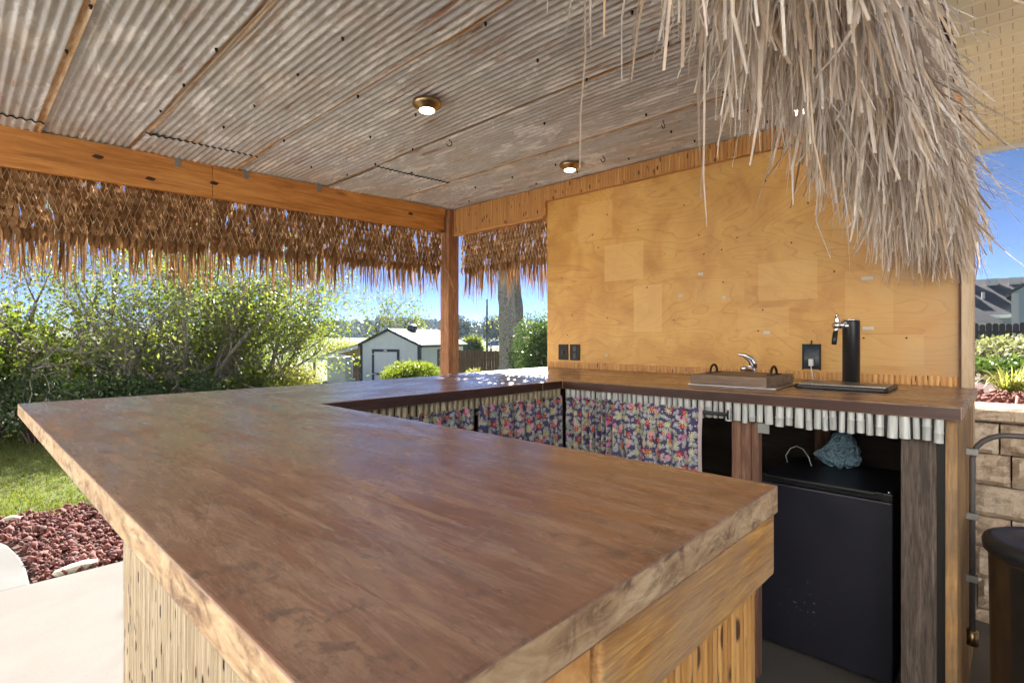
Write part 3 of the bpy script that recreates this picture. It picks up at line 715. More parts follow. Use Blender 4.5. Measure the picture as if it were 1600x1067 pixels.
b = B(); b.box(-1.59, -.16, 2.070, 2.078, .965, 1.0335); b.box(-1.632, -1.624, .81, 2.07, .965, 1.0335); part("fringe_backing", b, m_blackm, BAR)
# bamboo fringe: split poles hung side by side under the slab edge
def pole_variants(mat, nv=7):
    out = []
    for q in range(nv):
        h = .070; bb = B(); n_ = 7; node = R.choice([None, .018, .03, .045]); zs = [0., .3*h, .6*h, h]
        if node: zs = sorted([0., h, node-.003, node-.001, node+.001, node+.003])
        vv = []; n_ = 9
        for z in zs:
            r_ = .0135*(1.09 if node and abs(z-node) < .002 else (.97 if node and abs(z-node) < .004 else 1.))
            vv += [(r_*math.cos(math.pi*k/(n_-1))*-1, -r_*math.sin(math.pi*k/(n_-1)), z) for k in range(n_)]
        ff = [(i*n_+k, i*n_+k+1, (i+1)*n_+k+1, (i+1)*n_+k) for i in range(len(zs)-1) for k in range(n_-1)]
        bb.add(vv[:n_], [tuple(range(n_))])
        bb.add(vv, ff); out.append(bb.mesh("bamboo_pole", mat, smooth=True))
    return out
pv = pole_variants(m_bamb); pt = pole_variants(m_bamt)
for vr, run in ((pv, 0), (pt, 1)):
    s_, e_ = ((-1.60, -.165) if run == 0 else (.82, 2.045))
    q = s_
    while q < e_:
        k_ = U(.62, 1.12); wd = .0298*k_
        pos_ = Vector((q+wd/2, 2.068, 1.0335-.070*1.0)) if run == 0 else Vector((-1.622, q+wd/2, 1.0335-.070))
        hz = U(.93, 1.07); o = link("bamboo_pole", R.choice(vr), BAR, loc=pos_ + Vector((0, 0, .070*(1-hz))) - BAR.location)
        o.scale = (k_*.97, U(.8, 1.1), hz); o.rotation_euler = (0, U(-.03, .03), math.pi/2 if run else 0); q += wd + U(.0005, .0045)
# left-over tag stapled below the fringe
b = B(); b.box(-.703, -.662, 2.079, 2.0815, .925, .962); o = part("paper_tag", b, m_galv, BAR)

# ---------------------------------------------------------------- curtains
ROD = thing("curtain_rod", "black curtain rod on a bracket under the back counter", "curtain rod", (-.80, 2.03, 1.005))
part("rod", B().tube([(-1.57, 2.034, .988), (-.79, 2.034, .988)], .0065, 10), m_blackp, ROD, smooth=True)
part("bracket", B().box(-.797, -.789, 2.024, 2.052, .970, 1.010), m_chrome, ROD, bevel=.002)
ROD2 = thing("curtain_rod", "black curtain rod under the side counter hidden by gathered cloth", "curtain rod", (-1.585, 1.4, 1.005))
part("rod", B().tube([(-1.588, .84, .988), (-1.588, 2.02, .988)], .0065, 10), m_blackp, ROD2, smooth=True)
part("bracket", B().box(-1.606, -1.580, .846, .854, .970, 1.010), m_chrome, ROD2, bevel=.002)
def curtain(label, run, s0, s1, cloth, gather, seed, edge=False):
    rr = random.Random(seed); nu, nv = 150, 26; bb = B(); uv = []
    ph = [rr.uniform(0, 6) for _ in range(4)]
    # running density: gathered spans advance slowly along the rod
    dens = [gather(i/nu) for i in range(nu+1)]; acc = [0.]
    for i in range(nu): acc.append(acc[-1] + 1/(dens[i]))
    acc = [a/acc[-1] for a in acc]; cl = [0.]
    for i in range(nu): cl.append(cl[-1] + cloth/nu)
    def fn(u, v):
        i = min(nu, int(round(u*nu))); s = s0 + (s1-s0)*acc[i]; d = dens[i]
        amp = (.010 + .013*min(1.6, d-.7)) * (.6 + .4*v)
        off = amp*math.sin(cl[i]*74 + ph[0] + 1.2*math.sin(cl[i]*13) + .5*math.sin(v*2+ph[1])) + .005*math.sin(cl[i]*21+ph[2])*v
        z = 1.001 + .006*math.sin(cl[i]*90+ph[3])*max(0, 1-v*12) - v*.90
        if .015 < v < .05: off *= .6
        uv.append((cl[i], -v*.90))
        return (s, 2.022 - off, z) if run == 0 else (-1.576 + off, s, z)
    bb.grid(fn, nu, nv); bb.uv = uv
    T_ = thing("curtain", label, "curtain", (s0 if run == 0 else -1.576, 2.022 if run == 0 else s0, .12))
    part("cloth", bb, m_fabric, T_, smooth=True)
    if edge:
        part("selvage", B().grid(lambda u, v: (s1 + .0005 + .018*u, 2.020 - .010*math.sin(v*9) - .006*u, 1.008 - v*.90), 3, 24), m_selvage, T_, smooth=True)
def lerp3(pts):
    def g(u):
        for (a, x), (b_, y_) in zip(pts, pts[1:]):
            if a <= u <= b_: return x + (y_-x)*(u-a)/(b_-a)
        return pts[-1][1]
    return g
curtain("dark tropical print curtain at the back counter, bunched then flat beside the dark opening", 0, -1.555, -.905, 1.05, lerp3([(0, 1.2), (.12, 1.3), (.3, 2.2), (.5, 2.0), (.58, 1.0), (1, .8)]), 3, True)
curtain("dark tropical print curtain under the side counter next to the inner corner", 1, 1.462, 2.01, .72, lerp3([(0, 1.0), (.6, 1.0), (1, 1.3)]), 5)
curtain("short showing strip of tropical print curtain nearest the counter bend", 1, .87, 1.438, .80, lerp3([(0, 1.3), (.5, 1.1), (1, 1.0)]), 8)

# ---------------------------------------------------------------- fridge and what lies on it
FR = thing("mini_fridge", "black mini fridge with scuffed door under the back counter", "fridge", (-.545, 2.32, 0))
part("cabinet", B().box(-.768, -.322, 2.362, 2.80, .02, .712), m_fridge, FR, bevel=.006)
D_ = part("door", B().box(-.770, -.320, 2.316, 2.356, .035, .688), m_fridge, FR, bevel=.006)
b = B(); b.box(-.770, -.352, 2.330, 2.358, .6885, .716); b.box(-.752, -.372, 2.3165, 2.3295, .703, .716)
part("handle_bar", b, m_blackp, D_, bevel=.003)
b = B(); b.box(-.350, -.320, 2.316, 2.358, .6885, .718); part("hinge_cover", b, m_blackp, D_, bevel=.003)
part("hinge_pin", B().lathe((-.334, 2.335, .718), [(.006, 0), (.006, .004), (.003, .008)], 10), m_chrome, D_, smooth=True)
for x, y in ((-.74, 2.4), (-.35, 2.4), (-.74, 2.76), (-.35, 2.76)):
    part("foot", B().lathe((x, y, .0), [(.016, .001), (.016, .02)], 10), m_blackp, FR)
bb = B()
def blob(u, v):
    a = 2*math.pi*u; t_ = v; r_ = float(np.interp(t_, [0, .1, .3, .55, .8, .95, 1.], [.03, .058, .060, .054, .044, .026, 0.]))
    r_ *= 1 + .15*math.sin(3*a+5*t_) + .10*math.sin(7*a-9*t_+1) + .06*math.sin(12*a+17*t_)
    tail = .06*max(0, -math.cos(a))**2*max(0, 1-abs(t_-.28)*3.2)
    return (-.558 + r_*1.0*math.cos(a) - tail + .012*t_, 2.69 + r_*.75*math.sin(a), .7135 + .160*t_ + .008*math.sin(5*a)*(1-t_))
bb.grid(blob, 72, 44)
tag(part("bubble_wrap_bundle", bb, m_bubble, smooth=True), "crumpled bluish bubble wrap bundle lying on the fridge", "bubble wrap")
tag(part("white_cable", B().tube([(-.750, 2.6, .718), (-.757, 2.6, .748), (-.738, 2.6, .783), (-.712, 2.6, .797), (-.685, 2.6, .786), (-.664, 2.6, .755), (-.652, 2.6, .718)], .0018, 7), m_white, smooth=True), "thin white cable arching over the fridge top", "cable")

# ---------------------------------------------------------------- on the counter
SK = thing("sink", "steel sink set in the back counter, its rim showing under a wooden cover", "sink", (-.88, 2.42, ZT))
b = B(); b.prism([(-1.055, 2.245), (-.690, 2.245), (-.690, 2.66), (-1.055, 2.66)], ZT+.0005, ZT+.006); part("rim", b, m_steel, SK, bevel=.002)
FC = part("faucet", B().lathe((-.935, 2.70, ZT), [(.026, .0), (.026, .006), (.021, .012), (.0195, .05), (.021, .062), (.0, .068)], 20).tube([(-.935, 2.70, ZT+.045), (-.945, 2.67, ZT+.058), (-.955, 2.64, ZT+.062), (-.960, 2.625, ZT+.056)], [.017, .016, .0135, .012], 12)
          .tube([(-.935, 2.70, ZT+.062), (-.934, 2.702, ZT+.085), (-.942, 2.69, ZT+.105), (-.962, 2.665, ZT+.122), (-.985, 2.64, ZT+.128)], [.020, .021, .018, .012, .005], 12), m_chrome, SK, smooth=True)
CB = thing("sink_cover", "thick grey-brown wooden sink cover board with two arched iron handles", "cover board", (-.88, 2.42, ZT+.006))
part("board", B().box(-1.040, -.722, 2.235, 2.585, ZT+.0068, ZT+.048), m_board, CB, bevel=.003)
for x in (-1.012, -.752):
    pts = [(x, 2.365, ZT+.0505), (x, 2.378, ZT+.0515)] + [(x, 2.42 - .037*math.cos(a), ZT+.051+.034*math.sin(a)) for a in [math.pi*q/10 for q in range(11)]] + [(x, 2.462, ZT+.0515), (x, 2.475, ZT+.0505)]
    hb = B().tube(pts[2:-2], .0052, 8); hb.box(x-.011, x+.011, 2.358, 2.389, ZT+.0482, ZT+.0525); hb.box(x-.011, x+.011, 2.451, 2.482, ZT+.0482, ZT+.0525)
    part("handle", hb, m_blackm, CB, smooth=False)
DT = thing("drip_tray", "black rectangular drip tray with grey grille below the beer tap", "drip tray", (-.51, 2.55, ZT))
b = B(); b.prism([(-.658, 2.405), (-.36, 2.405), (-.348, 2.417), (-.348, 2.655), (-.658, 2.655), (-.67, 2.643), (-.67, 2.417)], ZT+.0005, ZT+.017)
part("tray", b, m_blackp, DT, bevel=.004)
for q in range(26):
    x = -.655 + q*.0116; b = B(); b.box(x, x+.0075, 2.42, 2.64, ZT+.0172, ZT+.0195); part("grille_bar", b, m_steel, DT)
BT = thing("beer_tower", "black column beer tap with chrome faucet on the back counter", "beer tap", (-.523, 2.70, ZT))
part("column", B().lathe((-.523, 2.705, ZT), [(.046, .0005), (.046, .006), (.0335, .009), (.0335, .278), (.0325, .282)], 40), m_tower, BT, smooth=True)
part("top_cap", B().lathe((-.523, 2.705, ZT), [(.0328, .2825), (.0328, .287), (.029, .290), (.0, .291)], 32), m_chrome, BT, smooth=True)
fx, fy, fz = -.523, 2.705, ZT+.262; dx, dy = -.50, -.866
def fp(r_, z_): return (fx+dx*r_, fy+dy*r_, fz+z_)
part("shank", B().tube([fp(.03, 0), fp(.046, 0), fp(.047, 0), fp(.052, 0), fp(.053, 0), fp(.072, 0)], [.0165, .0165, .0165, .0165, .010, .010], 18), m_chrome, BT, smooth=False)
part("faucet_body", B().tube([fp(.072, .0), fp(.078, .018), fp(.080, .034), fp(.080, .040)], [.012, .011, .008, .006], 12).tube([fp(.080, .036), fp(.081, .050)], [.0042, .0032], 8).tube([fp(.066, 0), fp(.092, 0)], .0145, 16).tube([fp(.078, -.005), fp(.088, -.030)], [.0095, .0085], 12), m_chrome, BT, smooth=True)
part("spout", B().tube([fp(.087, -.028), fp(.093, -.062), fp(.095, -.084)], [.0095, .0105, .0095], 12), m_blackp, BT, smooth=True)

# wall outlets
for x0, x1, z0, z1, lb, kind in ((-2.326, -2.243, 1.128, 1.236, "dark bronze switch plate closest to the plywood's outer edge", 0), (-2.226, -2.143, 1.128, 1.236, "dark bronze outlet plate second from the plywood's outer edge", 1)):
    O = thing("outlet_plate", lb, "outlet", ((x0+x1)/2, 2.929, z0), group="bronze wall plates")
    part("plate", B().box(x0, x1, 2.923, 2.9292, z0, z1), m_blackm, O, bevel=.002)
    xm, zm = (x0+x1)/2, (z0+z1)/2
    if kind: 
        for dz in (-.026, .026): part("socket", B().box(xm-.014, xm+.014, 2.9205, 2.9228, zm+dz-.016, zm+dz+.016), m_blackp, O, bevel=.001)
    else: part("switch", B().box(xm-.006, xm+.006, 2.915, 2.9228, zm-.012, zm+.012), m_blackp, O, bevel=.001)
O = thing("weather_outlet", "glossy black outdoor outlet cover with a white plug under the beer tower's side", "outlet", (-.733, 2.929, 1.126))
b = B(); b.box(-.770, -.697, 2.921, 2.9292, 1.126, 1.246); part("cover", b, m_glass, O, bevel=.002)
b = B(); b.box(-.774, -.7705, 2.917, 2.9292, 1.122, 1.250); b.box(-.6965, -.693, 2.917, 2.9292, 1.122, 1.250); b.box(-.7702, -.6968, 2.917, 2.9292, 1.2465, 1.250); part("rim", b, m_blackm, O)
part("plug", B().box(-.742, -.722, 2.900, 2.9205, 1.142, 1.176), m_white, O, bevel=.003)
part("plug_cord", B().tube([(-.732, 2.910, 1.142), (-.731, 2.908, 1.128), (-.727, 2.908, 1.112), (-.726, 2.912, 1.090), (-.724, 2.914, 1.075)], .0028, 6), m_white, O, smooth=True)
part("latch", B().box(-.736, -.732, 2.919, 2.9285, 1.250, 1.268), m_blackm, O)

# ---------------------------------------------------------------- thatch
def ribbons(strands, name, mat):
    """strands: list of (points (k,3), widths (k,), side (k,3)) -> one mesh"""
    vs_, fs = [], []; o = 0
    for pts, wd, sd in strands:
        k_ = len(pts); vs_.append(np.stack([pts - sd*wd[:, None]*.5, pts + sd*wd[:, None]*.5], 1).reshape(-1, 3))
        i = np.arange(k_-1)*2 + o; fs.append(np.stack([i, i+1, i+3, i+2], 1)); o += 2*k_
    return np_mesh(name, np.concatenate(vs_), np.concatenate(fs), mat, True)

def palm_panel(label, origin, along, inward, length, z_of, seed, nsingle, loc):
    """woven palm thatch seen from inside: rows of folded leaf loops, cords crossing them, loose tips below"""
    rng = np.random.default_rng(seed); along = np.array(along, float); inw = np.array(inward, float); org = np.array(origin, float)
    CW, RH, rows = .031, .046, 6; ncol = int(length/CW)
    TH = thing("palm_thatch", label, "thatch", loc)
    def P3(s, d, z): return org[None, :]*np.array([1, 1, 0]) + along[None, :]*np.asarray(s)[:, None] + inw[None, :]*np.asarray(d)[:, None] + np.stack([np.zeros(len(z)), np.zeros(len(z)), z], 1)
    folds = []
    for c in range(ncol):
        for r in range(-1, rows+1):
            s = (c + .5*(r % 2))*CW + rng.normal(0, .003); zt = z_of(s) + .02 - r*RH
            if rng.random() < .03: continue
            L_ = RH*rng.uniform(1.5, 1.85); t = np.linspace(0, 1, 7); wd = .0245*rng.uniform(.8, 1.12)*np.array([.35, .75, 1., 1., .85, .55, .2])
            tw = rng.normal(0, .18); sd = np.tile(along*math.cos(tw) + inw*math.sin(tw), (7, 1))
            folds.append((s, (P3(s + rng.normal(0, .003)*t, .002 + .020*np.sin(t*math.pi)*rng.uniform(.7, 1.25), zt - L_*t), wd, sd)))
            if rng.random() < .96:
                folds.append((s, (P3(s+.015 + rng.normal(0, .004)*t, -.012 + .006*np.sin(t*math.pi), zt + .005 - L_*1.15*t), wd*1.3, sd)))
    tips = []
    for c in range(int(ncol*5.2)):
        s = c*CW/5.2 + rng.normal(0, .006); r = rng.choice([2, 3, 4, 5, 6, 6, 6]); z0 = z_of(s) - r*RH + rng.normal(0, .012)
        end = z_of(s) - rng.normal(.475, .045) - (.05 if rng.random() < .1 else 0) + .030*math.sin(s*9+seed) + .035*math.sin(s*31+seed*2)*math.sin(s*5)
        t = np.linspace(0, 1, 7); w0 = rng.uniform(.005, .015); cur = rng.normal(0, .014)
        wd = w0*np.array([.5, .95, 1., .95, .8, .5, .06]); tw = rng.normal(0, .6); sd = np.tile(along*math.cos(tw) + inw*math.sin(tw), (7, 1))
        tips.append((s, (P3(s + cur*t**2, rng.uniform(-.035, .008) + rng.normal(0, .015)*t**2, z0 + (end-z0)*t), wd, sd)))
        if rng.random() < .4:
            wt = np.full(7, .0022); tips.append((s, (P3(s + rng.normal(0, .035)*t**1.5, .0*t, z0 + (end - rng.uniform(0, .06) - z0)*t), wt, sd)))
    for nm, lst in (("leaf_fold", folds), ("leaf_tip", tips)):
        lst.sort(key=lambda q: q[0]); vis = [q for q in lst if q[0] >= nsingle]; rest = [q for q in lst if q[0] < nsingle]
        for s, st in vis[:300]: link(nm, ribbons([st], nm, m_thb), TH)
        rest += vis[300:]
        if rest:
            o = link(nm + "_mass", ribbons([q[1] for q in rest], nm, m_thb), TH); o["kind"] = "stuff"
    bb = B()
    for r in range(rows):
        for c in range(ncol):
            s = (c + .5*(r % 2))*CW; a = P3([s], [.018], [z_of(s) + .004 - r*RH])[0]
            for d in (-.5, .5):
                if rng.random() < .12: continue
                s2 = s + d*CW; e = P3([s2 + rng.normal(0, .002)], [.016 + rng.normal(0, .003)], [z_of(s2) + .004 - (r+1)*RH + rng.normal(0, .003)])[0]
                m_ = (a+e)/2 + inw*.006; bb.tube([a, m_, e], .0017, 3, cap=False)
    o = part("cord_net", bb, m_cord, TH); o["kind"] = "stuff"
palm_panel("woven brown palm-leaf thatch hanging below the long pine beam", (-3.50, -.72, 0), (0, 1, 0), (1, 0, 0), 3.56, lambda s: zr(-.72+s) - .212, 21, .80, (-3.5, 1.0, 2.1))
palm_panel("short woven brown palm-leaf thatch between corner post and plywood wall", (-3.40, 2.985, 0), (1, 0, 0), (0, -1, 0), .96, lambda s: 2.142, 22, -1, (-2.95, 2.98, 2.14))
# loose dry strand caught on the post
tag(part("dry_strand", B().tube([(-3.41, 2.80, 1.85), (-3.405, 2.83, 1.80), (-3.40, 2.86, 1.72), (-3.385, 2.885, 1.66)], .003, 5), m_cord, smooth=True), "pale dry palm strand hanging against the corner post", "palm strand")

# long grey raffia skirt along the open end of the roof
RA = thing("raffia_skirt", "long ragged grey raffia thatch skirt hanging along the open roof end", "thatch", (-.25, 1.5, 2.3))
rng = np.random.default_rng(33); st = []
def strand(x0, y0, ztop, zend, w0, sway, lean, tw, k_=11, curl=0., kink=0.):
    t = np.linspace(0, 1, k_); a = rng.uniform(0, 6.28); walk = np.cumsum(rng.normal(0, .004 + kink, (k_, 2)), 0)*t[:, None]
    hook = np.maximum(0, t-.72)**1.3*4*curl
    px = x0 + lean*t + sway*math.cos(a)*t**2 + hook*math.cos(a*1.7) + walk[:, 0]
    py = y0 + sway*math.sin(a)*t**2 + hook*math.sin(a*1.7) + walk[:, 1]
    pz = ztop + (zend-ztop)*t + hook*.6
    wd = w0*np.interp(t, [0, .1, .5, .85, 1.], [.8, 1., 1., .8, rng.uniform(.1, .7)])
    ang = tw + 1.1*np.sin(t*2.4 + a)*.8; sd = np.stack([np.cos(ang), np.sin(ang), np.zeros(k_)], 1)
    return (np.stack([px, py, pz], 1), wd, sd)
for q in range(6800):
    y0 = -.6 + 3.60*rng.random(); far = min(1., max(0., (y0-.2)/2.2))
    layer = rng.random(); x0 = -.345 + .12*layer + rng.normal(0, .015)
    lean = (-.045 + .16*layer)*rng.uniform(.6, 1.2)
    if y0 < 1.0 and rng.random() > .50 + .8*max(0, y0-.35): continue
    clump = .05*math.sin(y0*17) + .03*math.sin(y0*41+2)
    zend = 1.725 - .12*far + clump*.6 + rng.normal(0, .045) - (.10 if rng.random() < .04 else 0) - (.08*max(0, (y0-2.3)/.6)) + .30*rng.random()**2
    ztop = zr(y0) + .10 - .25*layer*rng.random()
    w0 = rng.uniform(.0018, .0045) if rng.random() < .48 else rng.uniform(.0045, .0115)
    w0 = min(w0, .005 + .005*max(0, y0-.3)); k = rng.random()
    st.append((y0, layer, strand(x0, y0, ztop, max(zend, 1.50), w0, abs(rng.normal(0, .05)), lean, rng.uniform(0, 3.14), curl=(rng.uniform(.03, .13) if k < .4 else 0.), kink=(.006 if k > .75 else 0.))))
    if rng.random() < .16:      # split fibre drifting off the end of the strand
        pp = st[-1][2][0]; m_ = int(rng.integers(5, 8)); t = np.linspace(0, 1, 6); a = rng.uniform(0, 6.28); L_ = rng.uniform(.06, .18)
        st.append((y0, layer, (pp[m_][None, :] + np.stack([math.cos(a)*L_*.5*t, math.sin(a)*L_*.5*t, -L_*t + L_*.25*t**2], 1), .0022*np.linspace(1, .3, 6), np.tile(np.array([.7, .7, 0]), (6, 1)))))
# frayed ends sticking out on the outer side and short wisps
for q in range(300):
    y0 = rng.uniform(1.2, 3.0); z0 = rng.uniform(1.75, 2.45); x0 = -.24 + .18*(2.4-z0)/.8 + rng.normal(0, .03)
    a = rng.uniform(-1.2, 1.0); L_ = rng.uniform(.05, .13); t = np.linspace(0, 1, 6)
    pts = np.stack([x0 + L_*math.cos(a)*.75*t, y0 + L_*math.sin(a)*.5*t, z0 - L_*.7*t + L_*.5*t**2], 1); wd = rng.uniform(.002, .005)*np.linspace(1, .1, 6)
    st.append((y0, .9, (pts, wd, np.tile(np.array([0., .7, .7]), (6, 1)))))
for (y0, z0, xx, ww) in ((.62, 1.53, -.43, .0035), (.92, 1.49, -.41, .0055), (1.45, 1.46, -.37, .006), (1.70, 1.45, -.36, .006)):   # single long straps
    st.append((y0, -.2, strand(xx, y0, zr(y0)+.05, z0, ww, .05, -.01, .6, kink=.004)))
near = sorted(range(len(st)), key=lambda i: abs(st[i][0]-1.1) + st[i][1]*.8)
single = [i for i in near if st[i][0] > .3][:300]; ss = set(single)
for i in single: link("raffia_strand", ribbons([st[i][2]], "raffia_strand", m_thg), RA)
o = link("raffia_mass", ribbons([st[i][2] for i in range(len(st)) if i not in ss], "raffia_mass", m_thg), RA); o["kind"] = "stuff"

# ---------------------------------------------------------------- porch roof of the house beyond the open end
PR = thing("porch_roof", "house porch roof with cream perforated vinyl soffit beyond the raffia skirt", "porch roof", (2.5, 3.4, 0))
ZS = 2.62; y = 1.9
pn = B(); pw = .262
prof = [(0, 0), (.006, .010), (.014, .010), (.020, 0), (pw*.5-.010, 0), (pw*.5-.004, .010), (pw*.5+.004, .010), (pw*.5+.010, 0), (pw, 0)]
pn.add([(x, a, h) for x in (0., 3.2) for a, h in prof], [(i, i+1, 9+i+1, 9+i) for i in range(8)])
holes = B()
for half in (.032, .163):
    for i in range(78):
        for j in range(5):
            hx = .03 + i*.040; hy = half + j*.0135; holes.add([(hx-.0016, hy-.0032, -.0012), (hx+.0016, hy-.0032, -.0012), (hx+.0016, hy+.0032, -.0012), (hx-.0016, hy+.0032, -.0012)], [(0, 1, 2, 3)])
pm = pn.mesh("soffit_panel", m_vinyl); hm = holes.mesh("perforations", m_hole)
while y < 5.0:
    o = link("soffit_panel", pm, PR, loc=Vector((-.32, y, ZS)) - PR.location)
    h_ = link("perforations", hm, o, loc=(0, 0, 0)); h_["kind"] = "stuff"; y += pw
part("gutter_fascia", B().box(-.36, 2.9, y+.002, y+.022, ZS-.035, ZS+.14), m_gutter, PR, bevel=.003)
part("side_fascia", B().box(-.36, -.335, 1.88, y, ZS-.02, ZS+.14), m_gutter, PR, bevel=.003)
b = B(); b.add([(-.4, 1.8, ZS+.02), (2.95, 1.8, ZS+.02), (2.95, y+.03, ZS+.02), (-.4, y+.03, ZS+.02), (-.4, 1.8, ZS+1.0), (2.95, 1.8, ZS+1.0), (2.95, y+.03, ZS+.16), (-.4, y+.03, ZS+.16)], [(0,3,2,1),(4,5,6,7),(0,1,5,4),(1,2,6,5),(2,3,7,6),(3,0,4,7)])
part("roof_slope", b, m_hroof, PR)
for x in (2.5,):
    b = B(); b.box(x, x+.2, 2.1, 2.3, 0, ZS); part("porch_column", b, m_htrim, PR, bevel=.006)
# white house wall, unseen behind the camera, added to bounce sunlight into the bar
HB = thing("bounce_house_wall", "unseen white sided house wall added behind the viewer to bounce sunlight", "house", (1, -4.3, 0))
b = B()
for i in range(36):
    z = i*.17; b.add([(-11, -4.3, z), (11, -4.3, z), (11, -4.285, z+.17), (-11, -4.285, z+.17), (-11, -4.5, z), (11, -4.5, z), (11, -4.5, z+.17), (-11, -4.5, z+.17)], [(0,1,2,3), (0,4,5,1), (3,2,6,7)])
part("siding", b, plain("bounce_white_siding", (.84, .83, .81), .6, var=.05, scale=4), HB)
for x in (-6.5, -3.2, 5.5):
    w_ = part("window", B().box(x, x+1.1, -4.30, -4.25, .9, 2.3), m_htrim, HB); part("pane", B().box(x+.08, x+1.02, -4.249, -4.245, .98, 2.22), m_glass, w_)
part("door", B().box(1.2, 2.2, -4.30, -4.26, .0, 2.1), m_trim, HB)

# ---------------------------------------------------------------- block retaining wall, conduit, bin
RW = thing("retaining_wall", "tan split-face block retaining wall behind the bar end", "wall", (.6, 3.22, 0))
def block_variants(wd, h, dep, nv=5, rough=.014):
    out = []
    for q in range(nv):
        rr = random.Random(100+q); nx, nz = 9, 6; e = .010
        hgt = [[rr.uniform(-rough, rough*.6) for _ in range(nx+1)] for _ in range(nz+1)]
        def fn(u, v):
            i, j = int(round(u*nx)), int(round(v*nz)); edge = (i in (0, nx)) or (j in (0, nz))
            return (-wd/2 + wd*u, (.016 + abs(hgt[j][i])*.6 if edge else hgt[j][i] - .004), h*v)
        bb = B(); bb.grid(fn, nx, nz)
        bb.add([(-wd/2, .016, 0), (wd/2, .016, 0), (wd/2, dep, 0), (-wd/2, dep, 0), (-wd/2, .016, h), (wd/2, .016, h), (wd/2, dep, h), (-wd/2, dep, h)], [(0,3,2,1),(4,5,6,7),(1,2,6,5),(2,3,7,6),(3,0,4,7)])
        out.append(bb.mesh("block", m_block))
    return out
bv = block_variants(.292, .136, .2); bv2 = block_variants(.20, .136, .2); cv_ = block_variants(.33, .064, .26, 4, .006)
for r in range(7):
    x = -1.15 + (r % 2)*.13; z = -.09 + r*.1415
    while x < 3.2:
        vr, wd = (bv, .292) if R.random() < .72 else (bv2, .20)
        link("block", R.choice(vr), RW, loc=Vector((x+wd/2, 3.21 + U(-.008, .012), z)) - RW.location); x += wd + .006
x = -1.2
while x < 3.2:
    link("cap_stone", R.choice(cv_), RW, loc=Vector((x+.165, 3.185, .905)) - RW.location); x += .336
CO = thing("conduit_pipe", "dark grey conduit clipped up the bar's end board and bending away over the blocks", "pipe", (-.115, 2.5, .2))
pts = [(-.113, 2.5, .22), (-.113, 2.5, .55), (-.113, 2.5, .85)] + [(-.113 + .10*(1-math.cos(a)), 2.5, .85 + .095*math.sin(a)) for a in [math.pi/2*q/6 for q in range(1, 7)]] + [(.25, 2.52, .948), (.6, 2.65, .945), (.9, 2.95, .94), (1.0, 3.19, .935)]
part("pipe", B().tube(pts, .0092, 12), m_pipe, CO, smooth=True)
part("fitting", B().tube([(-.113, 2.5, .19), (-.113, 2.5, .24)], .018, 12), m_brass, CO, smooth=True)
for z in (.428, .649, .877):
    part("clamp", B().box(-.132, -.096, 2.478, 2.487, z-.011, z+.011).box(-.132, -.0985, 2.4875, 2.512, z-.011, z+.011), m_galv, CO, bevel=.002)
BN = thing("trash_can", "round dark metal trash can with domed black lid beside the bar end", "trash can", (.10, 2.20, 0))
part("body", B().lathe((.10, 2.20, 0), [(.150, .005), (.155, .02), (.163, .625), (.164, .64)], 48), m_can, BN, smooth=True)
part("lid", B().lathe((.10, 2.20, 0), [(.164, .6405), (.177, .643), (.179, .664), (.174, .677), (.150, .686), (.142, .682), (.10, .692), (.05, .698), (.0, .700)], 48), m_lid, BN, smooth=True)

# ---------------------------------------------------------------- stones, mulch, grass
def rocks(name, pts, sizes, mat, seed, flat=.75):
    rg = np.random.default_rng(seed); bm = bmesh.new(); bmesh.ops.create_icosphere(bm, subdivisions=1, radius=1.)
    base = np.array([v.co[:] for v in bm.verts]); fc = np.array([[v.index for v in f.verts] for f in bm.faces]); bm.free()
    V, Fa = [], []
    for i, (p, s) in enumerate(zip(pts, sizes)):
        v = base*(1 + rg.uniform(-.38, .30, (len(base), 1)))*np.array([rg.uniform(.7, 1.3), rg.uniform(.7, 1.2), flat*rg.uniform(.6, 1.2)])
        A = rg.normal(size=(3, 3)); Q, _ = np.linalg.qr(A); V.append(v@Q*s + p); Fa.append(fc + i*len(base))
    return np_mesh(name, np.concatenate(V), np.concatenate(Fa), mat)
rg = np.random.default_rng(5)
P_ = []
while len(P_) < 8200:
    x, y = rg.uniform(-5.22, -3.745), rg.uniform(-.1, 3.4)
    if y < .31 - (.0 if x > -4.3 else .0) - max(0, (-4.2-x))**2*.42: continue
    P_.append((x, y, -.014 + rg.uniform(0, .025)))
P_ = np.array(P_); sz = np.clip(rg.lognormal(math.log(.0135), .45, len(P_)), .006, .040)
tag(link("lava_gravel", rocks("lava_gravel", P_, sz, m_lava, 6)), "red lava rock gravel between the patio and lawn", "gravel", kind="stuff")
def stone(name, label, loc, s, sc, mat, seed):
    me = rocks(name, np.array([[0, 0, 0.]]), [1.], mat, seed, 1.); bm = bmesh.new(); bm.from_mesh(me); bmesh.ops.subdivide_edges(bm, edges=bm.edges, cuts=2, smooth=1.0, use_grid_fill=True); bm.to_mesh(me); bm.free()
    for p_ in me.polygons: p_.use_smooth = True
    o = link(name, me, loc=loc); o.scale = (s*sc[0], s*sc[1], s*sc[2]); tag(o, label, "stone")
stone("flat_stone", "pale flat oval stone on red gravel at the patio edge", (-3.80, .50, .0), .062, (.75, 1.5, .5), m_paleston, 9)
stone("edging_stone", "grey edging stone where gravel meets the lawn", (-5.12, .30, -.01), .07, (.7, 1.2, .6), m_paleston, 12)
xs = rg.uniform(-1.1, 3.0, 2600); ys = rg.uniform(3.40, 4.4, 2600); P_ = np.stack([xs, ys, np.array([bedh(a, c) for a, c in zip(xs, ys)]) + rg.uniform(.002, .03, 2600)], 1)
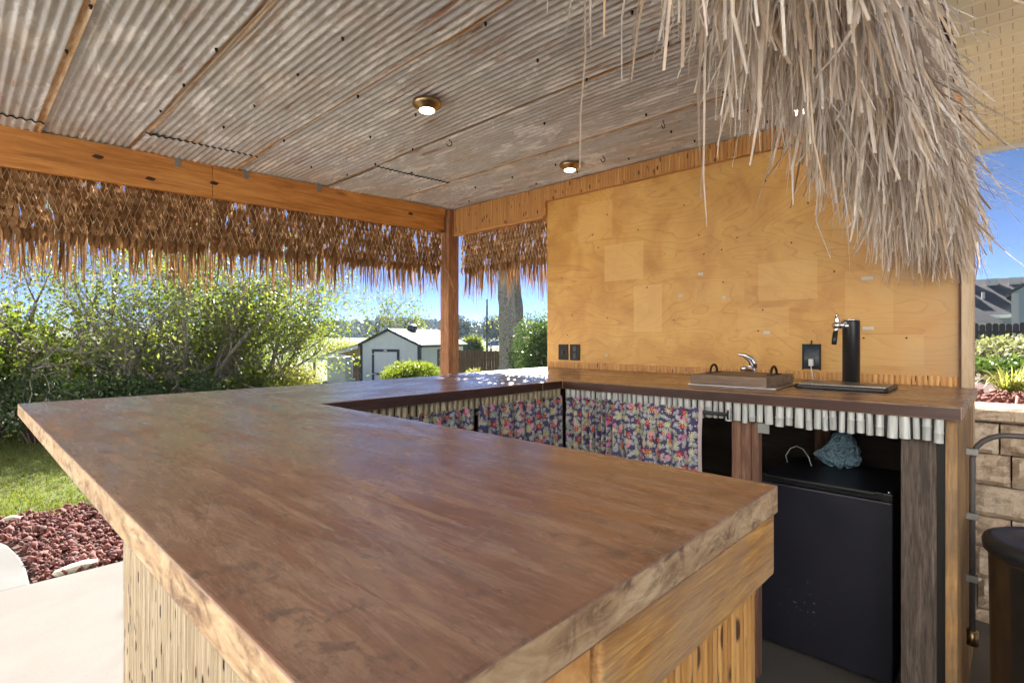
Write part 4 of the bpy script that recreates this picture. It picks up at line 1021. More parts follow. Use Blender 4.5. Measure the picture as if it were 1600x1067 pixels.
tag(link("bark_mulch", rocks("bark_mulch", P_, np.clip(rg.lognormal(math.log(.021), .35, 2600), .008, .045), m_mulch, 8, .28)), "reddish mulch chips on top of the raised bed", "mulch", kind="stuff")
def blades(name, x, y, z, h, mat, seed, lean=.5, wd=.0035):
    rg = np.random.default_rng(seed); n_ = len(x); a = rg.uniform(0, 6.28, n_); l = h*np.abs(rg.normal(0, lean, n_)); b_ = rg.uniform(0, 6.28, n_)
    p = np.stack([x, y, z], 1); sd = np.stack([np.cos(a), np.sin(a), 0*a], 1)*wd; tip = p + np.stack([np.cos(b_)*l, np.sin(b_)*l, h], 1)
    mid = p + np.stack([np.cos(b_)*l*.3, np.sin(b_)*l*.3, h*.6], 1)
    V = np.stack([p-sd, p+sd, mid+sd*.8, tip, mid-sd*.8], 1).reshape(-1, 3); i = np.arange(n_)*5
    return np_mesh(name, V, np.stack([i, i+1, i+2, i+3, i+4], 1), mat)
n_ = 90000; gx = -5.16 - 6*rg.random(n_)**1.5; gy = rg.uniform(-2.2, 4.4, n_); keep = ~((gx > -5.34) & (gy < -.05)); gx, gy = gx[keep], gy[keep]
patch = .6 + .4*np.sin(gx*3.1+np.sin(gy*2.))*np.cos(gy*2.7)
tag(link("lawn_grass", blades("lawn_grass", gx, gy, np.full(len(gx), -.032), .018 + .030*rg.random(len(gx))*patch, m_blade, 4, .6, .003)), "short sunlit lawn grass beside the gravel", "grass", kind="stuff")

# ---------------------------------------------------------------- plants
def seg_tubes(segs, sides, name, mat):
    s = np.array(segs); a, e, r0, r1 = s[:, 0:3], s[:, 3:6], s[:, 6], s[:, 7]; t = e-a; t = t/np.maximum(np.linalg.norm(t, axis=1, keepdims=True), 1e-6)
    ref = np.where(np.abs(t[:, 2:3]) > .9, np.array([[1., 0, 0]]), np.array([[0, 0, 1.]])); u = np.cross(t, ref); u /= np.linalg.norm(u, axis=1, keepdims=True); v = np.cross(t, u)
    V = []
    for P0, rr in ((a, r0), (e, r1)):
        for k_ in range(sides):
            an = 2*math.pi*k_/sides; V.append(P0 + (u*math.cos(an) + v*math.sin(an))*rr[:, None])
    V = np.stack(V, 1).reshape(-1, 3); n_ = len(s); i = np.arange(n_)*2*sides
    Fs = [np.stack([i+k_, i+(k_+1) % sides, i+sides+(k_+1) % sides, i+sides+k_], 1) for k_ in range(sides)]
    return np_mesh(name, V, np.concatenate(Fs), mat, True)
def leaves(pts, size, name, mat, seed, up=.3, aspect=.5):
    rg = np.random.default_rng(seed); n_ = len(pts); d = rg.normal(size=(n_, 3)); d[:, 2] -= .25; d /= np.linalg.norm(d, axis=1, keepdims=True)
    q = rg.normal(size=(n_, 3)); q[:, 2] *= (1-up); s = np.cross(d, q); s /= np.maximum(np.linalg.norm(s, axis=1, keepdims=True), 1e-6)
    L_ = size*rg.uniform(.6, 1.3, (n_, 1)); nrm = np.cross(d, s)
    V = np.stack([pts, pts + d*L_*.5 + s*L_*aspect*.5 + nrm*L_*.06, pts + d*L_, pts + d*L_*.5 - s*L_*aspect*.5 + nrm*L_*.06], 1).reshape(-1, 3); i = np.arange(n_)*4
    return np_mesh(name, V, np.stack([i, i+1, i+2, i+3], 1), mat)
def grow(rg, base, stems, height, spread, levels=4, r0=.05, kids=4, droop=.0, wig=.25):
    segs = []; tips = []
    def go(p, d, L_, r, lv):
        k_ = 4; q = p.copy()
        for i in range(k_):
            d = d + rg.normal(0, wig*.5, 3) + np.array([0, 0, .05 - droop*lv*.1]); d /= np.linalg.norm(d); e = q + d*L_/k_
            ra, rb = r*(1-.13*i), r*(1-.13*(i+1)); segs.append((*q, *e, ra, rb)); q = e
            if lv >= 2: tips.append(q.copy())
            if lv < levels and (i > 0 or lv > 0):
                for _ in range(1 if rg.random() < .75 else 2):
                    nd = d + rg.normal(0, .62, 3); nd /= np.linalg.norm(nd); go(q, nd, L_*rg.uniform(.42, .68), rb*rg.uniform(.45, .62), lv+1)
    for s in range(stems):
        a = 2*math.pi*(s + rg.random()*.7)/max(1, stems); t = spread*rg.uniform(.4, 1.); d = np.array([math.cos(a)*t, math.sin(a)*t, 1.]); d /= np.linalg.norm(d)
        go(np.array(base, float) + np.array([math.cos(a)*.10, math.sin(a)*.10, 0])*min(1, stems-1), d, height*rg.uniform(.55, .75), r0*rg.uniform(.7, 1.1), 0)
    return segs, np.array(tips)
def tree(name, label, base, stems, height, spread, nleaf, size, lmat, bmat, seed, levels=4, r0=.05, lo=0., jitter=.14, group=None, cat="tree", droop=0., aspect=.5, sides=5, wig=.25):
    rg = np.random.default_rng(seed); base = (base[0], base[1], base[2]-.06); segs, tips = grow(rg, base, stems, height, spread, levels, r0, droop=droop, wig=wig)
    TR = thing(name, label, cat, base, group=group); link("trunk", seg_tubes(segs, sides, "trunk", bmat), TR)
    tp = tips[tips[:, 2] > base[2] + lo] if len(tips) else tips
    if nleaf and len(tp):
        pts = tp[rg.integers(0, len(tp), nleaf)] + rg.normal(0, jitter, (nleaf, 3)); link("crown", leaves(pts, size, "crown", lmat, seed, aspect=aspect), TR)
    return TR
def bush(name, label, c, rad, nleaf, size, lmat, seed, group=None, lumps=9, cat="bush", fill=.35, stems=True, aspect=.5):
    """leafy shell of overlapping lumps with twigs inside"""
    rg = np.random.default_rng(seed); c = np.array(c, float); rad = np.array(rad, float); cen = []; 
    for i in range(lumps):
        d = rg.normal(size=3); d /= np.linalg.norm(d); d[2] = abs(d[2])*1.0 - .15; cen.append((d*.52, rg.uniform(.38, .62)))
    k_ = rg.integers(0, lumps, nleaf); d = rg.normal(size=(nleaf, 3)); d /= np.linalg.norm(d, axis=1, keepdims=True)
    rr = np.where(rg.random(nleaf) < fill, rg.random(nleaf)**.5, 1 + rg.normal(0, .10, nleaf))
    p = np.array([cen[i][0] for i in k_]) + d*(np.array([cen[i][1] for i in k_])*rr)[:, None]
    pts = p*rad*np.array([1, 1, 1.]) + c + np.array([0, 0, rad[2]*.75]); pts = pts[pts[:, 2] > c[2] + .02]
    T_ = thing(name, label, cat, tuple(c), group=group); link("foliage", leaves(pts, size, "foliage", lmat, seed, aspect=aspect), T_)
    if stems:
        sg = []
        for i in range(12):
            a = rg.uniform(0, 6.28); e = c + np.array([math.cos(a)*rad[0]*.7, math.sin(a)*rad[1]*.7, rad[2]*rg.uniform(.7, 1.4)]); m_ = (c+e)/2 + rg.normal(0, .05, 3)
            sg += [(c[0]+math.cos(a)*.05, c[1]+math.sin(a)*.05, c[2]-.08, *m_, .018, .012), (*m_, *e, .012, .004)]
        link("stem", seg_tubes(sg, 5, "stem", m_twig), T_)
    return T_

# boundary shrubs beyond the lawn
G1 = "tall shrubs beyond the lawn"
tree("multi_stem_shrub", "tall grey-stemmed shrub spreading sparse branches above the bright leafy bush", (-10.2, 1.55, gh(-10.2, 1.55)), 8, 3.2, 1.6, 6500, .06, m_lf_olive, m_bark, 51, 4, .075, .9, .16, G1)
tree("multi_stem_shrub", "tall grey-stemmed shrub with thick forked trunks at the middle of the hedge", (-10.3, 2.75, gh(-10.3, 2.75)), 8, 3.0, 1.3, 13000, .06, m_lf_olive, m_bark, 52, 4, .085, .8, .17, G1)
tree("multi_stem_shrub", "tall olive-leaved shrub with arching stems ending the hedge near the shed", (-10.3, 3.85, gh(-10.3, 3.85)), 8, 2.8, 1.0, 18000, .062, m_lf_olive, m_bark, 58, 4, .075, .7, .18, G1)
tree("multi_stem_shrub", "bare-twigged tall shrub at the outer end of the hedge", (-10.6, .15, gh(-10.6, .15)), 8, 3.3, 1.5, 2600, .055, m_lf_olive, m_bark, 54, 4, .07, 1.4, .18, G1)
bush("leafy_bush", "dense yellow-green leafy bush under bare branches at the lawn's end", (-9.6, .25, -.05), (1.0, 1.1, 1.02), 15000, .07, m_lf_bright, 61)
bush("leafy_bush", "dark green leafy bush low at the picture's edge beside the lawn", (-9.0, -.45, -.05), (.8, .9, .85), 8000, .07, m_lf_dark, 62)
for i, (x, y, rx, rz, sd, lm, lb) in enumerate(((-11.9, 1.9, 1.2, 1.0, 63, m_lf_bright, "backlit yellow-green bush glowing behind the forked trunks"), (-12.0, 3.6, 1.2, 1.0, 64, m_lf_bright, "backlit yellow-green bush behind the arching olive shrub"), (-12.1, .4, 1.2, 1.1, 65, m_lf_bright, "backlit yellow-green bush behind the bare-twigged shrub"))):
    bush("backlit_bush", lb, (x, y, gh(x, y)), (rx, rx, rz), 8000, .09, lm, sd, "bushes behind the hedge")
for i, (x, y, rx, ry, rz, n_, sd, lm, lb) in enumerate((
    (-8.9, .75, .55, .6, .55, 6000, 71, m_lf_dark, "low dark green hedge bush nearest the counter's far corner"),
    (-9.0, 1.6, .55, .6, .50, 6000, 72, m_lf_dark, "low blue-green hedge bush second from the counter's far corner"),
    (-9.1, 2.5, .55, .6, .48, 6000, 73, m_lf_dark, "low dark hedge bush below the forked grey trunks"),
    (-9.2, 3.35, .6, .6, .46, 6500, 74, m_lf_olive, "low hedge bush with mixed green leaves under the olive shrub"),
    (-9.6, 4.15, .6, .6, .50, 7500, 75, m_lf_yel, "pale yellow-green low bush at the hedge end before the white tote"),
    (-11.2, 5.15, .35, .35, .42, 3000, 76, m_lf_yel, "small yellowish bush directly left of the white tote"))):
    bush("hedge_bush", lb, (x, y, gh(x, y)), (rx, ry, rz), n_, .055, lm, sd, "low bushes in front of the hedge", 8)
def atD(px, D): l = (px-800)/830*D; return (-.6884*D + .7254*l, .7254*D + .6884*l)
# rounded bushes in front of the shed
x, y = atD(644, 13.5); bush("round_bush", "clipped bright green rounded bush in front of the shed door", (x, y, gh(x, y)), (.80, .80, .60), 17000, .042, m_lf_bright, 81, lumps=18, fill=.15, aspect=.8)
x, y = atD(739, 12.0); bush("round_bush", "small pale yellow bush showing right of the corner post", (x, y, gh(x, y)), (.32, .32, .42), 2500, .05, m_lf_yel, 82, lumps=7)
x, y = atD(848, 9.5); bush("evergreen_shrub", "tall dark evergreen shrub against the plywood's outer edge", (x, y, gh(x, y)), (.62, .62, 1.05), 15000, .05, m_lf_dark, 83, lumps=16, fill=.25)
x, y = atD(862, 18); tree("young_tree", "yellow-green tree rising behind the dark evergreen shrub", (x, y, gh(x, y)), 3, 2.9, .35, 2600, .10, m_lf_yel, m_twig, 84, 3, .05, .6, .14)
# big old trunk
x, y = atD(806, 12.0); TK = thing("old_tree", "old tree with thick grey furrowed trunk between post and plywood", "tree", (x, y, gh(x, y)-.1))
def trunk(u, v):
    a = 2*math.pi*u; z = 5.2*v; r_ = .315 + .16*math.exp(-z*1.6) - .030*z + .018*math.sin(7*a+2*z) + .012*math.sin(13*a-z*5) + .010*math.sin(19*a+z*8)
    return (x + r_*math.cos(a) - .055*z*.7, y + r_*math.sin(a) - .055*z*.68, gh(x, y) - .1 + z)
part("trunk", B().grid(trunk, 64, 60), m_barkb, TK, smooth=True)
rgk = np.random.default_rng(90); sg = []; tp = []
for i in range(5):
    s_, t_ = grow(rgk, (x-.2, y-.2, gh(x, y) + 4.5 + .1*i), 1, 1.5, .6, 2, .12); sg += s_; tp += list(t_)
link("limbs", seg_tubes(sg, 6, "limbs", m_barkb), TK)
link("crown", leaves(np.array(tp)[rgk.integers(0, len(tp), 900)] + rgk.normal(0, .2, (900, 3)), .10, "crown", m_lf_olive, 91), TK)
# trees around and behind the shed
x, y = atD(600, 36); tree("sparse_tree", "airy half-bare tree standing behind the shed's gable", (x, y, gh(x, y)), 4, 6.0, .75, 1500, .19, m_lf_olive, m_twig, 92, 3, .09, 1.2, .24)
x, y = atD(650, 38); tree("sparse_tree", "sparse branch of a thin tree above the shed roof", (x, y, gh(x, y)), 2, 5.2, .4, 600, .19, m_lf_olive, m_twig, 93, 3, .06, 1.5, .20)
for px, D, hh, rx, lm, sd, lb in ((736, 42, 2.4, 1.05, m_lf_olive, 94, "dark round tree beyond the fence next to the corner post"), (770, 150, 8.0, 5.2, m_lf_far, 95, "olive tree beyond the road by the utility pole"),
                                  (800, 155, 8.5, 5.6, m_lf_far, 96, "grey-green tree behind the road and the old trunk's edge"), (722, 145, 8.0, 5.2, m_lf_far, 97, "pale tree half hidden by the corner post")):
    x, y = atD(px, D); bush("fence_tree", lb, (x, y, gh(x, y)), (rx, rx, hh*.6), 5000, .045*math.sqrt(D), lm, sd, "trees beyond the plank fence", 12, "tree")
x, y = atD(535, 60); bush("field_shrub", "pale weedy shrub in the field left of the shed", (x, y, gh(x, y)), (4.5, 2.0, 1.2), 4000, .2, m_lf_yel, 98, None, 12)
# far wooded hills
rg = np.random.default_rng(101); pc = []
for i in range(900):
    px = rg.uniform(420, 880); D = rg.uniform(300, 520); x, y = atD(px, D); top = 5 + 3*math.sin(px*.021+1) + rg.uniform(-2, 2); m_ = 70
    d = rg.normal(size=(m_, 3)); d /= np.linalg.norm(d, axis=1, keepdims=True); pc.append(d*np.array([6, 6, 5.])*rg.uniform(.6, 1.15) + np.array([x, y, gh(x, y) + top*.62]))
tag(link("distant_woods", leaves(np.concatenate(pc), 3.0, "distant_woods", m_lf_blue, 102, .2, .9)), "hazy wooded hills on the far horizon", "woods", kind="stuff")

# right: planting bed
for i, (x, y, rx, rz, n_, sd, lm, lb) in enumerate(((.35, 6.6, .75, .21, 8000, 111, m_lf_pale, "pale grey-green shrub in the raised bed next to the wall's edge board"), (1.5, 6.9, .8, .23, 8000, 112, m_lf_pale, "pale silvery shrub second along the raised bed"),
                                     (2.9, 7.1, .9, .24, 7000, 113, m_lf_pale, "pale silvery shrub farthest along the raised bed"), (.2, 5.75, .6, .10, 4000, 114, m_lf_dark, "low dark shrub in front of the pale shrubs"), (1.3, 5.85, .7, .11, 4000, 115, m_lf_dark, "low dark shrub farther along the raised bed"))):
    bush("bed_shrub", lb, (x, y, bedh(x, y)), (rx, .6, rz), n_, .05, lm, sd, "shrubs in the raised bed", 10, "shrub")
def strap_clump(x, y, n_, h, seed, label):
    rg = np.random.default_rng(seed); st_ = []
    for i in range(n_):
        a = rg.uniform(0, 6.28); L_ = h*rg.uniform(.6, 1.25); t = np.linspace(0, 1, 7); out = L_*rg.uniform(.35, .95); dr = L_*rg.uniform(.2, .9)
        pts = np.stack([x + rg.normal(0, .03) + math.cos(a)*out*t, y + rg.normal(0, .03) + math.sin(a)*out*t, bedh(x, y) + L_*t - dr*t**2.4], 1)
        st_.append((pts, .010*rg.uniform(.6, 1.2)*np.array([.8, 1, 1, .9, .75, .5, .08]), np.tile(np.array([-math.sin(a), math.cos(a), 0]), (7, 1))))
    T_ = thing("strap_grass", label, "grass clump", (x, y, bedh(x, y)), group="striped grass clumps along the mulch"); link("foliage", ribbons(st_, "foliage", m_lf_strap), T_)
for i, (x, y, lb) in enumerate(((-.02, 4.55, "striped grass clump touching the wall's edge board"), (.42, 4.50, "striped grass clump second from the edge board"), (.85, 4.62, "striped grass clump third from the edge board"), (1.35, 4.55, "striped grass clump fourth from the edge board"),
                                (.2, 5.0, "striped grass clump in the rear row by the edge board"), (.75, 5.1, "striped grass clump in the rear row farther along"), (1.9, 4.7, "striped grass clump last in the row"))):
    strap_clump(x, y, 190, .25, 120+i, lb)

# ---------------------------------------------------------------- shed with lean-to
x, y = atD(656, 27.0); zg = gh(x, y)
SD = thing("garden_shed", "white garden shed with black trim, gable door and a lean-to", "shed", (x, y, zg), math.radians(21.5))
W_, L_, HE, HA = 3.66, 4.9, 2.13, 2.90
def lp(name, b, m, parent=None, **k): return part(name, b, m, parent or SD, world=False, **k)
b = B(); b.box(-W_+.05, -.05, .05, L_-.05, 0, HE-.02); lp("shell", b, m_shedw)
def roofz(xx): return HA - (HA-HE)*abs(xx + W_/2)/(W_/2)
nb = 18
for i in range(nb):
    x0, x1 = -W_ + i*W_/nb + .004, -W_ + (i+1)*W_/nb - .004; b = B()
    b.add([(x0, 0, 0), (x1, 0, 0), (x1, 0, roofz(x1)), (x0, 0, roofz(x0)), (x0, .049, 0), (x1, .049, 0), (x1, .049, roofz(x1)), (x0, .049, roofz(x0))], [(0,1,2,3),(5,4,7,6),(1,5,6,2),(4,0,3,7),(3,2,6,7),(0,4,5,1)])
    lp("siding_board", b, m_shedw)
for i in range(24):
    y0, y1 = i*L_/24 + .054, (i+1)*L_/24 + .046; b = B(); b.box(-.049, 0, y0, min(y1, L_), 0, HE); lp("siding_board", b, m_shedw)
for s in (0, 1):
    b = B(); xa, xb = (-W_/2, .22) if s else (-W_/2, -W_-.05); za, zb = HA+.02, HA+.02 - (HA-HE)*abs(xb+W_/2)/(W_/2)
    b.add([(xa, -.14, za), (xb, -.14, zb), (xb, L_+.14, zb), (xa, L_+.14, za), (xa, -.14, za+.05), (xb, -.14, zb+.05), (xb, L_+.14, zb+.05), (xa, L_+.14, za+.05)], [(0,3,2,1),(4,5,6,7),(0,1,5,4),(1,2,6,5),(2,3,7,6),(3,0,4,7)])
    lp("roof", b, m_shing)
    b = B(); b.add([(xa, -.165, za-.10), (xb, -.165, zb-.10), (xb, -.165, zb+.045), (xa, -.165, za+.045), (xa, -.142, za-.10), (xb, -.142, zb-.10), (xb, -.142, zb+.045), (xa, -.142, za+.045)], [(0,1,2,3),(5,4,7,6),(1,5,6,2),(4,0,3,7),(3,2,6,7),(0,4,5,1)])
    lp("barge_board", b, m_trim)
b = B(); b.box(.20, .222, -.14, L_+.14, HE-.14, HE-.03); lp("eave_board", b, m_trim)
for x0, x1, y0, y1 in ((-.13, .02, -.022, -.002), (.002, .022, -.002, .12), (-W_-.02, -W_+.12, -.022, -.002), (.002, .022, L_-.12, L_)):
    b = B(); b.box(x0, x1, y0, y1, 0, HE-.02); lp("corner_trim", b, m_trim)
DR = lp("door", B().box(-2.78, -1.36, -.018, -.002, .05, 1.74), m_shedw)
b = B(); b.box(-2.92, -2.78, -.034, -.003, 0, 1.88); b.box(-1.36, -1.22, -.034, -.003, 0, 1.88); b.box(-2.779, -1.361, -.034, -.003, 1.742, 1.88); b.box(-2.779, -1.361, -.032, -.0185, .52, .63)
lp("door_frame", b, m_trim, DR)
for z in (.57, 1.62): lp("hinge", B().box(-2.93, -2.62, -.044, -.0345, z-.025, z+.025), m_white, DR)
lp("number_plate", B().box(-2.17, -1.97, -.045, -.0345, 1.775, 1.85), m_white, DR)
WN = lp("window", B().box(.002, .03, 1.75, 2.75, .75, 1.85), m_trim); lp("pane", B().box(.031, .036, 1.87, 2.63, .87, 1.73), m_glass, WN); lp("sash_bar", B().box(.0362, .044, 1.87, 2.63, 1.27, 1.32), m_white, WN)
b = B(); b.lathe((-W_/2+.1, 2.0, HA-.12), [(.16, 0), (.17, .12), (.26, .16), (.28, .28), (.22, .38), (.08, .44), (.0, .45)], 20); VT = lp("roof_turbine", b, plain("vent_blue", (.16, .20, .26), .4, .6), smooth=False)
for q in range(10):
    a = q*math.pi/5; lp("fin", B().obox((-W_/2+.1 + .27*math.cos(a), 2.0 + .27*math.sin(a), HA+.11), (.012*math.cos(a), .012*math.sin(a), 0), (-.03*math.sin(a), .03*math.cos(a), 0), (0, 0, .10)), m_trim, VT)
# lean-to
b = B(); xa, xb, za, zb = -W_-.06, -7.05, HE-.06, HE-.92
b.add([(xa, -.14, za), (xb, -.14, zb), (xb, 3.6, zb), (xa, 3.6, za), (xa, -.14, za+.04), (xb, -.14, zb+.04), (xb, 3.6, zb+.04), (xa, 3.6, za+.04)], [(0,3,2,1),(4,5,6,7),(0,1,5,4),(1,2,6,5),(2,3,7,6),(3,0,4,7)])
LT = lp("lean_to_roof", b, [m_pine])
b = B(); b.add([(xa, -.17, za-.17), (xb, -.17, zb-.12), (xb, -.17, zb+.03), (xa, -.17, za+.03), (xa, -.141, za-.17), (xb, -.141, zb-.12), (xb, -.141, zb+.03), (xa, -.141, za+.03)], [(0,1,2,3),(5,4,7,6),(1,5,6,2),(4,0,3,7),(3,2,6,7),(0,4,5,1)])
lp("lean_to_fascia", b, m_shedw, LT)
b = B(); b.add([(xa, -.19, za+.045), (xb, -.19, zb+.045), (xb, 3.62, zb+.045), (xa, 3.62, za+.045), (xa, -.19, za+.07), (xb, -.19, zb+.07), (xb, 3.62, zb+.07), (xa, 3.62, za+.07)], [(0,3,2,1),(4,5,6,7),(0,1,5,4),(1,2,6,5),(2,3,7,6),(3,0,4,7)])
lp("metal_roofing", b, plain("green_metal_roof", (.05, .10, .085), .4, .3), LT)
for yy in (0., 3.4):
    for xx in (-5.4, -6.9): lp("lean_to_post", B().box(xx, xx+.1, yy, yy+.1, -.3, HE-.1-.86*abs(xx+W_)/3.4), m_pine, LT)
wp = thing("firewood_stack", "stacked firewood with pale cut ends under the lean-to", "firewood", (0, 0, 0)); wp.parent = None
wp.location = SD.location; wp.rotation_euler = SD.rotation_euler
lg = B().tube([(0, 0, 0), (0, .4, 0)], .055, 8); lm = lg.mesh("log", plain("cut_log", (.46, .30, .16), .8, var=.4, scale=20))
for i in range(6):
    for j in range(13):
        o = link("log", lm, wp, loc=(-W_ - .15 - i*.112 - (j % 2)*.05, .15 + U(-.03, .03), .07 + j*.105)); o.scale = (U(.8, 1.05), 1, U(.8, 1.05))
x, y = atD(531.5, 24.0); zg = gh(x, y)
WT = thing("white_tote", "white boxy tank standing on a dark rack beside the lean-to", "tank", (x, y, zg), YAW - .15)
part("tank", B().box(-.42, .42, -.4, .4, .46, 1.62), m_whitep, WT, world=False, bevel=.03)
part("lid", B().box(-.24, .26, -.2, .2, 1.621, 1.665), m_trim, WT, world=False)
part("rack", B().box(-.42, .42, -.4, .4, .38, .455).box(-.42, -.34, -.4, .4, -.2, .379).box(-.04, .04, -.4, .4, -.2, .379).box(.34, .42, -.4, .4, -.2, .379), m_trim, WT, world=False)

# plank fence, rail fence, pole, sign, car
def fence(name, label, p0, p1, pw, z0, h, mat, rails, gap=.012, dog=False, cat="fence"):
    p0, p1 = Vector((*p0, 0)), Vector((*p1, 0)); d = (p1-p0); n_ = int(d.length/(pw+gap)); d.normalize()
    FN = thing(name, label, cat, (p0.x, p0.y, z0), math.atan2(d.y, d.x)); vr = []
    for q in range(3):
        hh = h*(1 + .012*(q-1)); bb = B()
        if dog: bb.add([(0, yy, 0) for yy in (0, .018)] + [(pw, yy, 0) for yy in (0, .018)] + [(pw, yy, hh-.05) for yy in (0, .018)] + [(pw-.035, yy, hh) for yy in (0, .018)] + [(.035, yy, hh) for yy in (0, .018)] + [(0, yy, hh-.05) for yy in (0, .018)],
                       [(0,2,4,6,8,10), (11,9,7,5,3,1), (0,1,3,2), (2,3,5,4), (4,5,7,6), (6,7,9,8), (8,9,11,10), (10,11,1,0)])
        else: bb.box(0, pw, 0, .018, 0, hh)
        vr.append(bb.mesh("plank", mat))
    for i in range(n_): link("plank", R.choice(vr), FN, loc=(i*(pw+gap), U(-.004, .004), U(-.015, .015)))
    for rz in rails: part("rail", B().box(0, n_*(pw+gap), -.045, -.006, rz-.045, rz+.045), mat, FN, world=False)
    for i in range(0, n_, 16): part("post", B().box(i*(pw+gap), i*(pw+gap)+.09, .024, .11, -.2, h), mat, FN, world=False)
a, e = atD(716, 27.5), atD(872, 25.0)
fence("plank_fence", "brown vertical plank fence behind the old trunk", a, e, .14, gh(*a), 1.83, m_fence, (.45, 1.38))
fence("picket_fence", "dark dog-eared picket fence behind the raised bed shrubs", (-2.2, 22.0), (6.5, 22.3), .14, .55, 1.17, m_fenced, (.3, .9), .012, True)
a, e = Vector((*atD(700, 58), 0)), Vector((*atD(830, 62), 0)); zg = gh(a.x, a.y)
RF = thing("rail_fence", "dark post-and-rail fence along the road verge", "fence", (a.x, a.y, zg))
for i in range(7):
    p = a.lerp(e, i/6); part("post", B().box(p.x-.07, p.x+.07, p.y-.07, p.y+.07, zg-.2, zg+1.28), m_fenced, RF)
for h in (.55, 1.1): part("rail", B().tube([(a.x, a.y, zg+h), (e.x, e.y, zg+h)], .055, 6), m_fenced, RF)
x, y = atD(761, 75); tag(part("utility_pole", B().tube([(x, y, gh(x, y)-.3), (x, y, 3), (x, y, 6.7)], [.17, .15, .12], 10), m_twig, smooth=True), "thin wooden utility pole rising above the trees", "pole")
x, y = atD(790, 108); zg = gh(x, y)
SG = thing("road_sign", "small pale diamond road sign beside the parked car", "sign", (x, y, zg), YAW)
part("face", B().obox((0, 0, 1.9), (.42, 0, .42), (0, .01, 0), (-.42, 0, .42)), m_white, SG, world=False); part("post", B().box(-.03, .03, .012, .05, -.2, 2.2), m_galv, SG, world=False)
x, y = atD(776, 122); CR = thing("parked_car", "blue car parked on the far road beyond the fences", "car", (x, y, gh(x, y)+.10), math.atan2(125, 140))
prof = [(-2.15, .35), (-2.2, .7), (-2.05, .92), (-1.3, 1.0), (-.75, 1.42), (.55, 1.46), (1.25, 1.02), (2.0, .88), (2.2, .62), (2.15, .35)]
def extr(pr, y0, y1):
    n_ = len(pr); bb = B(); bb.add([(a_, y0, c_) for a_, c_ in pr] + [(a_, y1, c_) for a_, c_ in pr], [tuple(range(n_)), tuple(range(2*n_-1, n_-1, -1))] + [(i, n_+i, n_+(i+1) % n_, (i+1) % n_) for i in range(n_)]); return bb
part("body", extr(prof, -.85, .85), m_car, CR, world=False, bevel=.05)
for s in (-1, 1): part("window", extr([(-1.15, 1.02), (-.68, 1.37), (.50, 1.40), (1.05, 1.03)], s*.856-.004, s*.856+.004), m_glass, CR, world=False)
for wx in (-1.35, 1.35):
    for s in (-1, 1):
        wl = part("wheel", B().tube([(wx, s*.72, .32), (wx, s*.88, .32)], .32, 20), m_tyre, CR, world=False); part("rim", B().tube([(wx, s*.881, .32), (wx, s*.895, .32)], .19, 14), m_steel, wl, world=False)
for s in (-1, 1): part("headlight", B().box(2.12, 2.2, s*.6-.15, s*.6+.15, .62, .76), m_white, CR, world=False)

# neighbouring house beyond the picket fence
NH = thing("neighbour_house", "grey-roofed neighbour house with blue siding beyond the picket fence", "house", (2, 46, 0))
part("wall", B().box(-9, 14, 44.9, 52, 0, 2.75), m_hside, NH)
b = B(); b.add([(-9.4, 44.3, 2.62), (14.4, 44.3, 2.62), (14.4, 48.4, 5.15), (-9.4, 48.4, 5.15), (-9.4, 44.3, 2.74), (14.4, 44.3, 2.74), (14.4, 48.4, 5.27), (-9.4, 48.4, 5.27)], [(0,3,2,1),(4,5,6,7),(0,1,5,4),(1,2,6,5),(2,3,7,6),(3,0,4,7)])
RO = part("roof", b, m_hroof, NH)
part("rear_roof", B().add([(-9.4, 48.41, 5.15), (14.4, 48.41, 5.15), (14.4, 53, 2.6), (-9.4, 53, 2.6), (-9.4, 48.41, 5.26), (14.4, 48.41, 5.26), (14.4, 53, 2.7), (-9.4, 53, 2.7)], [(0,3,2,1),(4,5,6,7),(0,1,5,4),(1,2,6,5),(2,3,7,6),(3,0,4,7)]), m_hroof, NH)
part("fascia", B().box(-9.4, 14.4, 44.25, 44.29, 2.5, 2.72), m_htrim, NH)
for x in (-3.4, -2.3, -1.15, -.05, 1.1): part("ridge_vent", B().box(x-.28, x+.28, 47.3, 47.8, 4.75, 5.20), m_htrim, RO)
part("vent_pipe", B().tube([(-1.55, 46.1, 3.7), (-1.55, 46.1, 4.25)], .09, 10), m_htrim, RO)
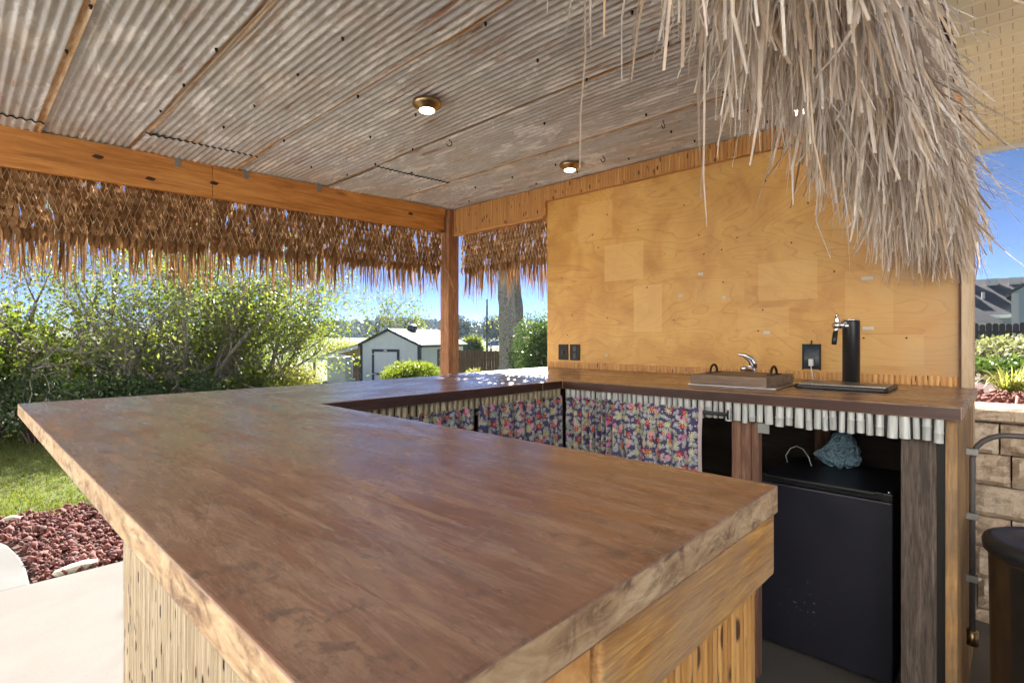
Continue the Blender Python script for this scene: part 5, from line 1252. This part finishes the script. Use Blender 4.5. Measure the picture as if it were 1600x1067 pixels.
b = B(); b.add([(-.13, 42.9, 0), (7.2, 42.9, 0), (7.2, 42.9, 3.95), (3.5, 42.9, 6.4), (-.13, 42.9, 3.95), (-.13, 46.5, 0), (7.2, 46.5, 0), (7.2, 46.5, 3.95), (3.5, 46.5, 6.4), (-.13, 46.5, 3.95)], [(0,1,2,3,4), (9,8,7,6,5), (0,4,9,5), (1,6,7,2)])
part("gable_wing", b, m_hside, NH)
part("gable_roof", B().add([(-.45, 42.6, 3.78), (3.5, 42.6, 6.45), (3.5, 46.6, 6.45), (-.45, 46.6, 3.78), (-.45, 42.6, 3.9), (3.5, 42.6, 6.57), (3.5, 46.6, 6.57), (-.45, 46.6, 3.9)], [(0,3,2,1),(4,5,6,7),(0,1,5,4),(1,2,6,5),(2,3,7,6),(3,0,4,7)]), m_hroof, NH)
part("corner_trim", B().box(-.2, .12, 42.84, 42.895, 0, 3.9), m_htrim, NH)
GZ = thing("hip_roof_gazebo", "small hip-roofed gazebo in front of the neighbour house", "gazebo", (-1.8, 40, .2))
ap = (-1.75, 40, 2.98); cs = [(-3.1, 38.7, 2.14), (-.45, 38.7, 2.14), (-.45, 41.3, 2.14), (-3.1, 41.3, 2.14)]
for i in range(4): 
    c0, c1 = cs[i], cs[(i+1) % 4]; part("roof_face", B().add([c0, c1, ap], [(0, 1, 2)]), m_hroof, GZ)
part("fascia", B().box(-3.05, -.5, 38.74, 38.79, 1.98, 2.135).box(-.55, -.5, 38.80, 41.25, 1.98, 2.135), m_htrim, GZ)
for c0 in cs: part("column", B().box(c0[0]*.97-.1, c0[0]*.97+.1, c0[1]+(.15 if c0[1] < 40 else -.3), c0[1]+(.33 if c0[1] < 40 else -.12), .2, 1.98), m_htrim, GZ)

# ---------------------------------------------------------------- thin autumn air, so the far hills pale
def haze_mat():
    m = bpy.data.materials.new("thin_air"); m.use_nodes = True; nt = m.node_tree; nt.nodes.clear()
    v = nt.nodes.new("ShaderNodeVolumePrincipled"); v.inputs["Color"].default_value = (.62, .80, 1., 1); v.inputs["Density"].default_value = .0003; v.inputs["Anisotropy"].default_value = .2
    o = nt.nodes.new("ShaderNodeOutputMaterial"); nt.links.new(v.outputs[0], o.inputs["Volume"]); return m
tag(part("haze", B().box(-700, 500, -300, 700, -3.2, 24.0), haze_mat()), "thin bluish air over the distant hills", "haze", kind="stuff")
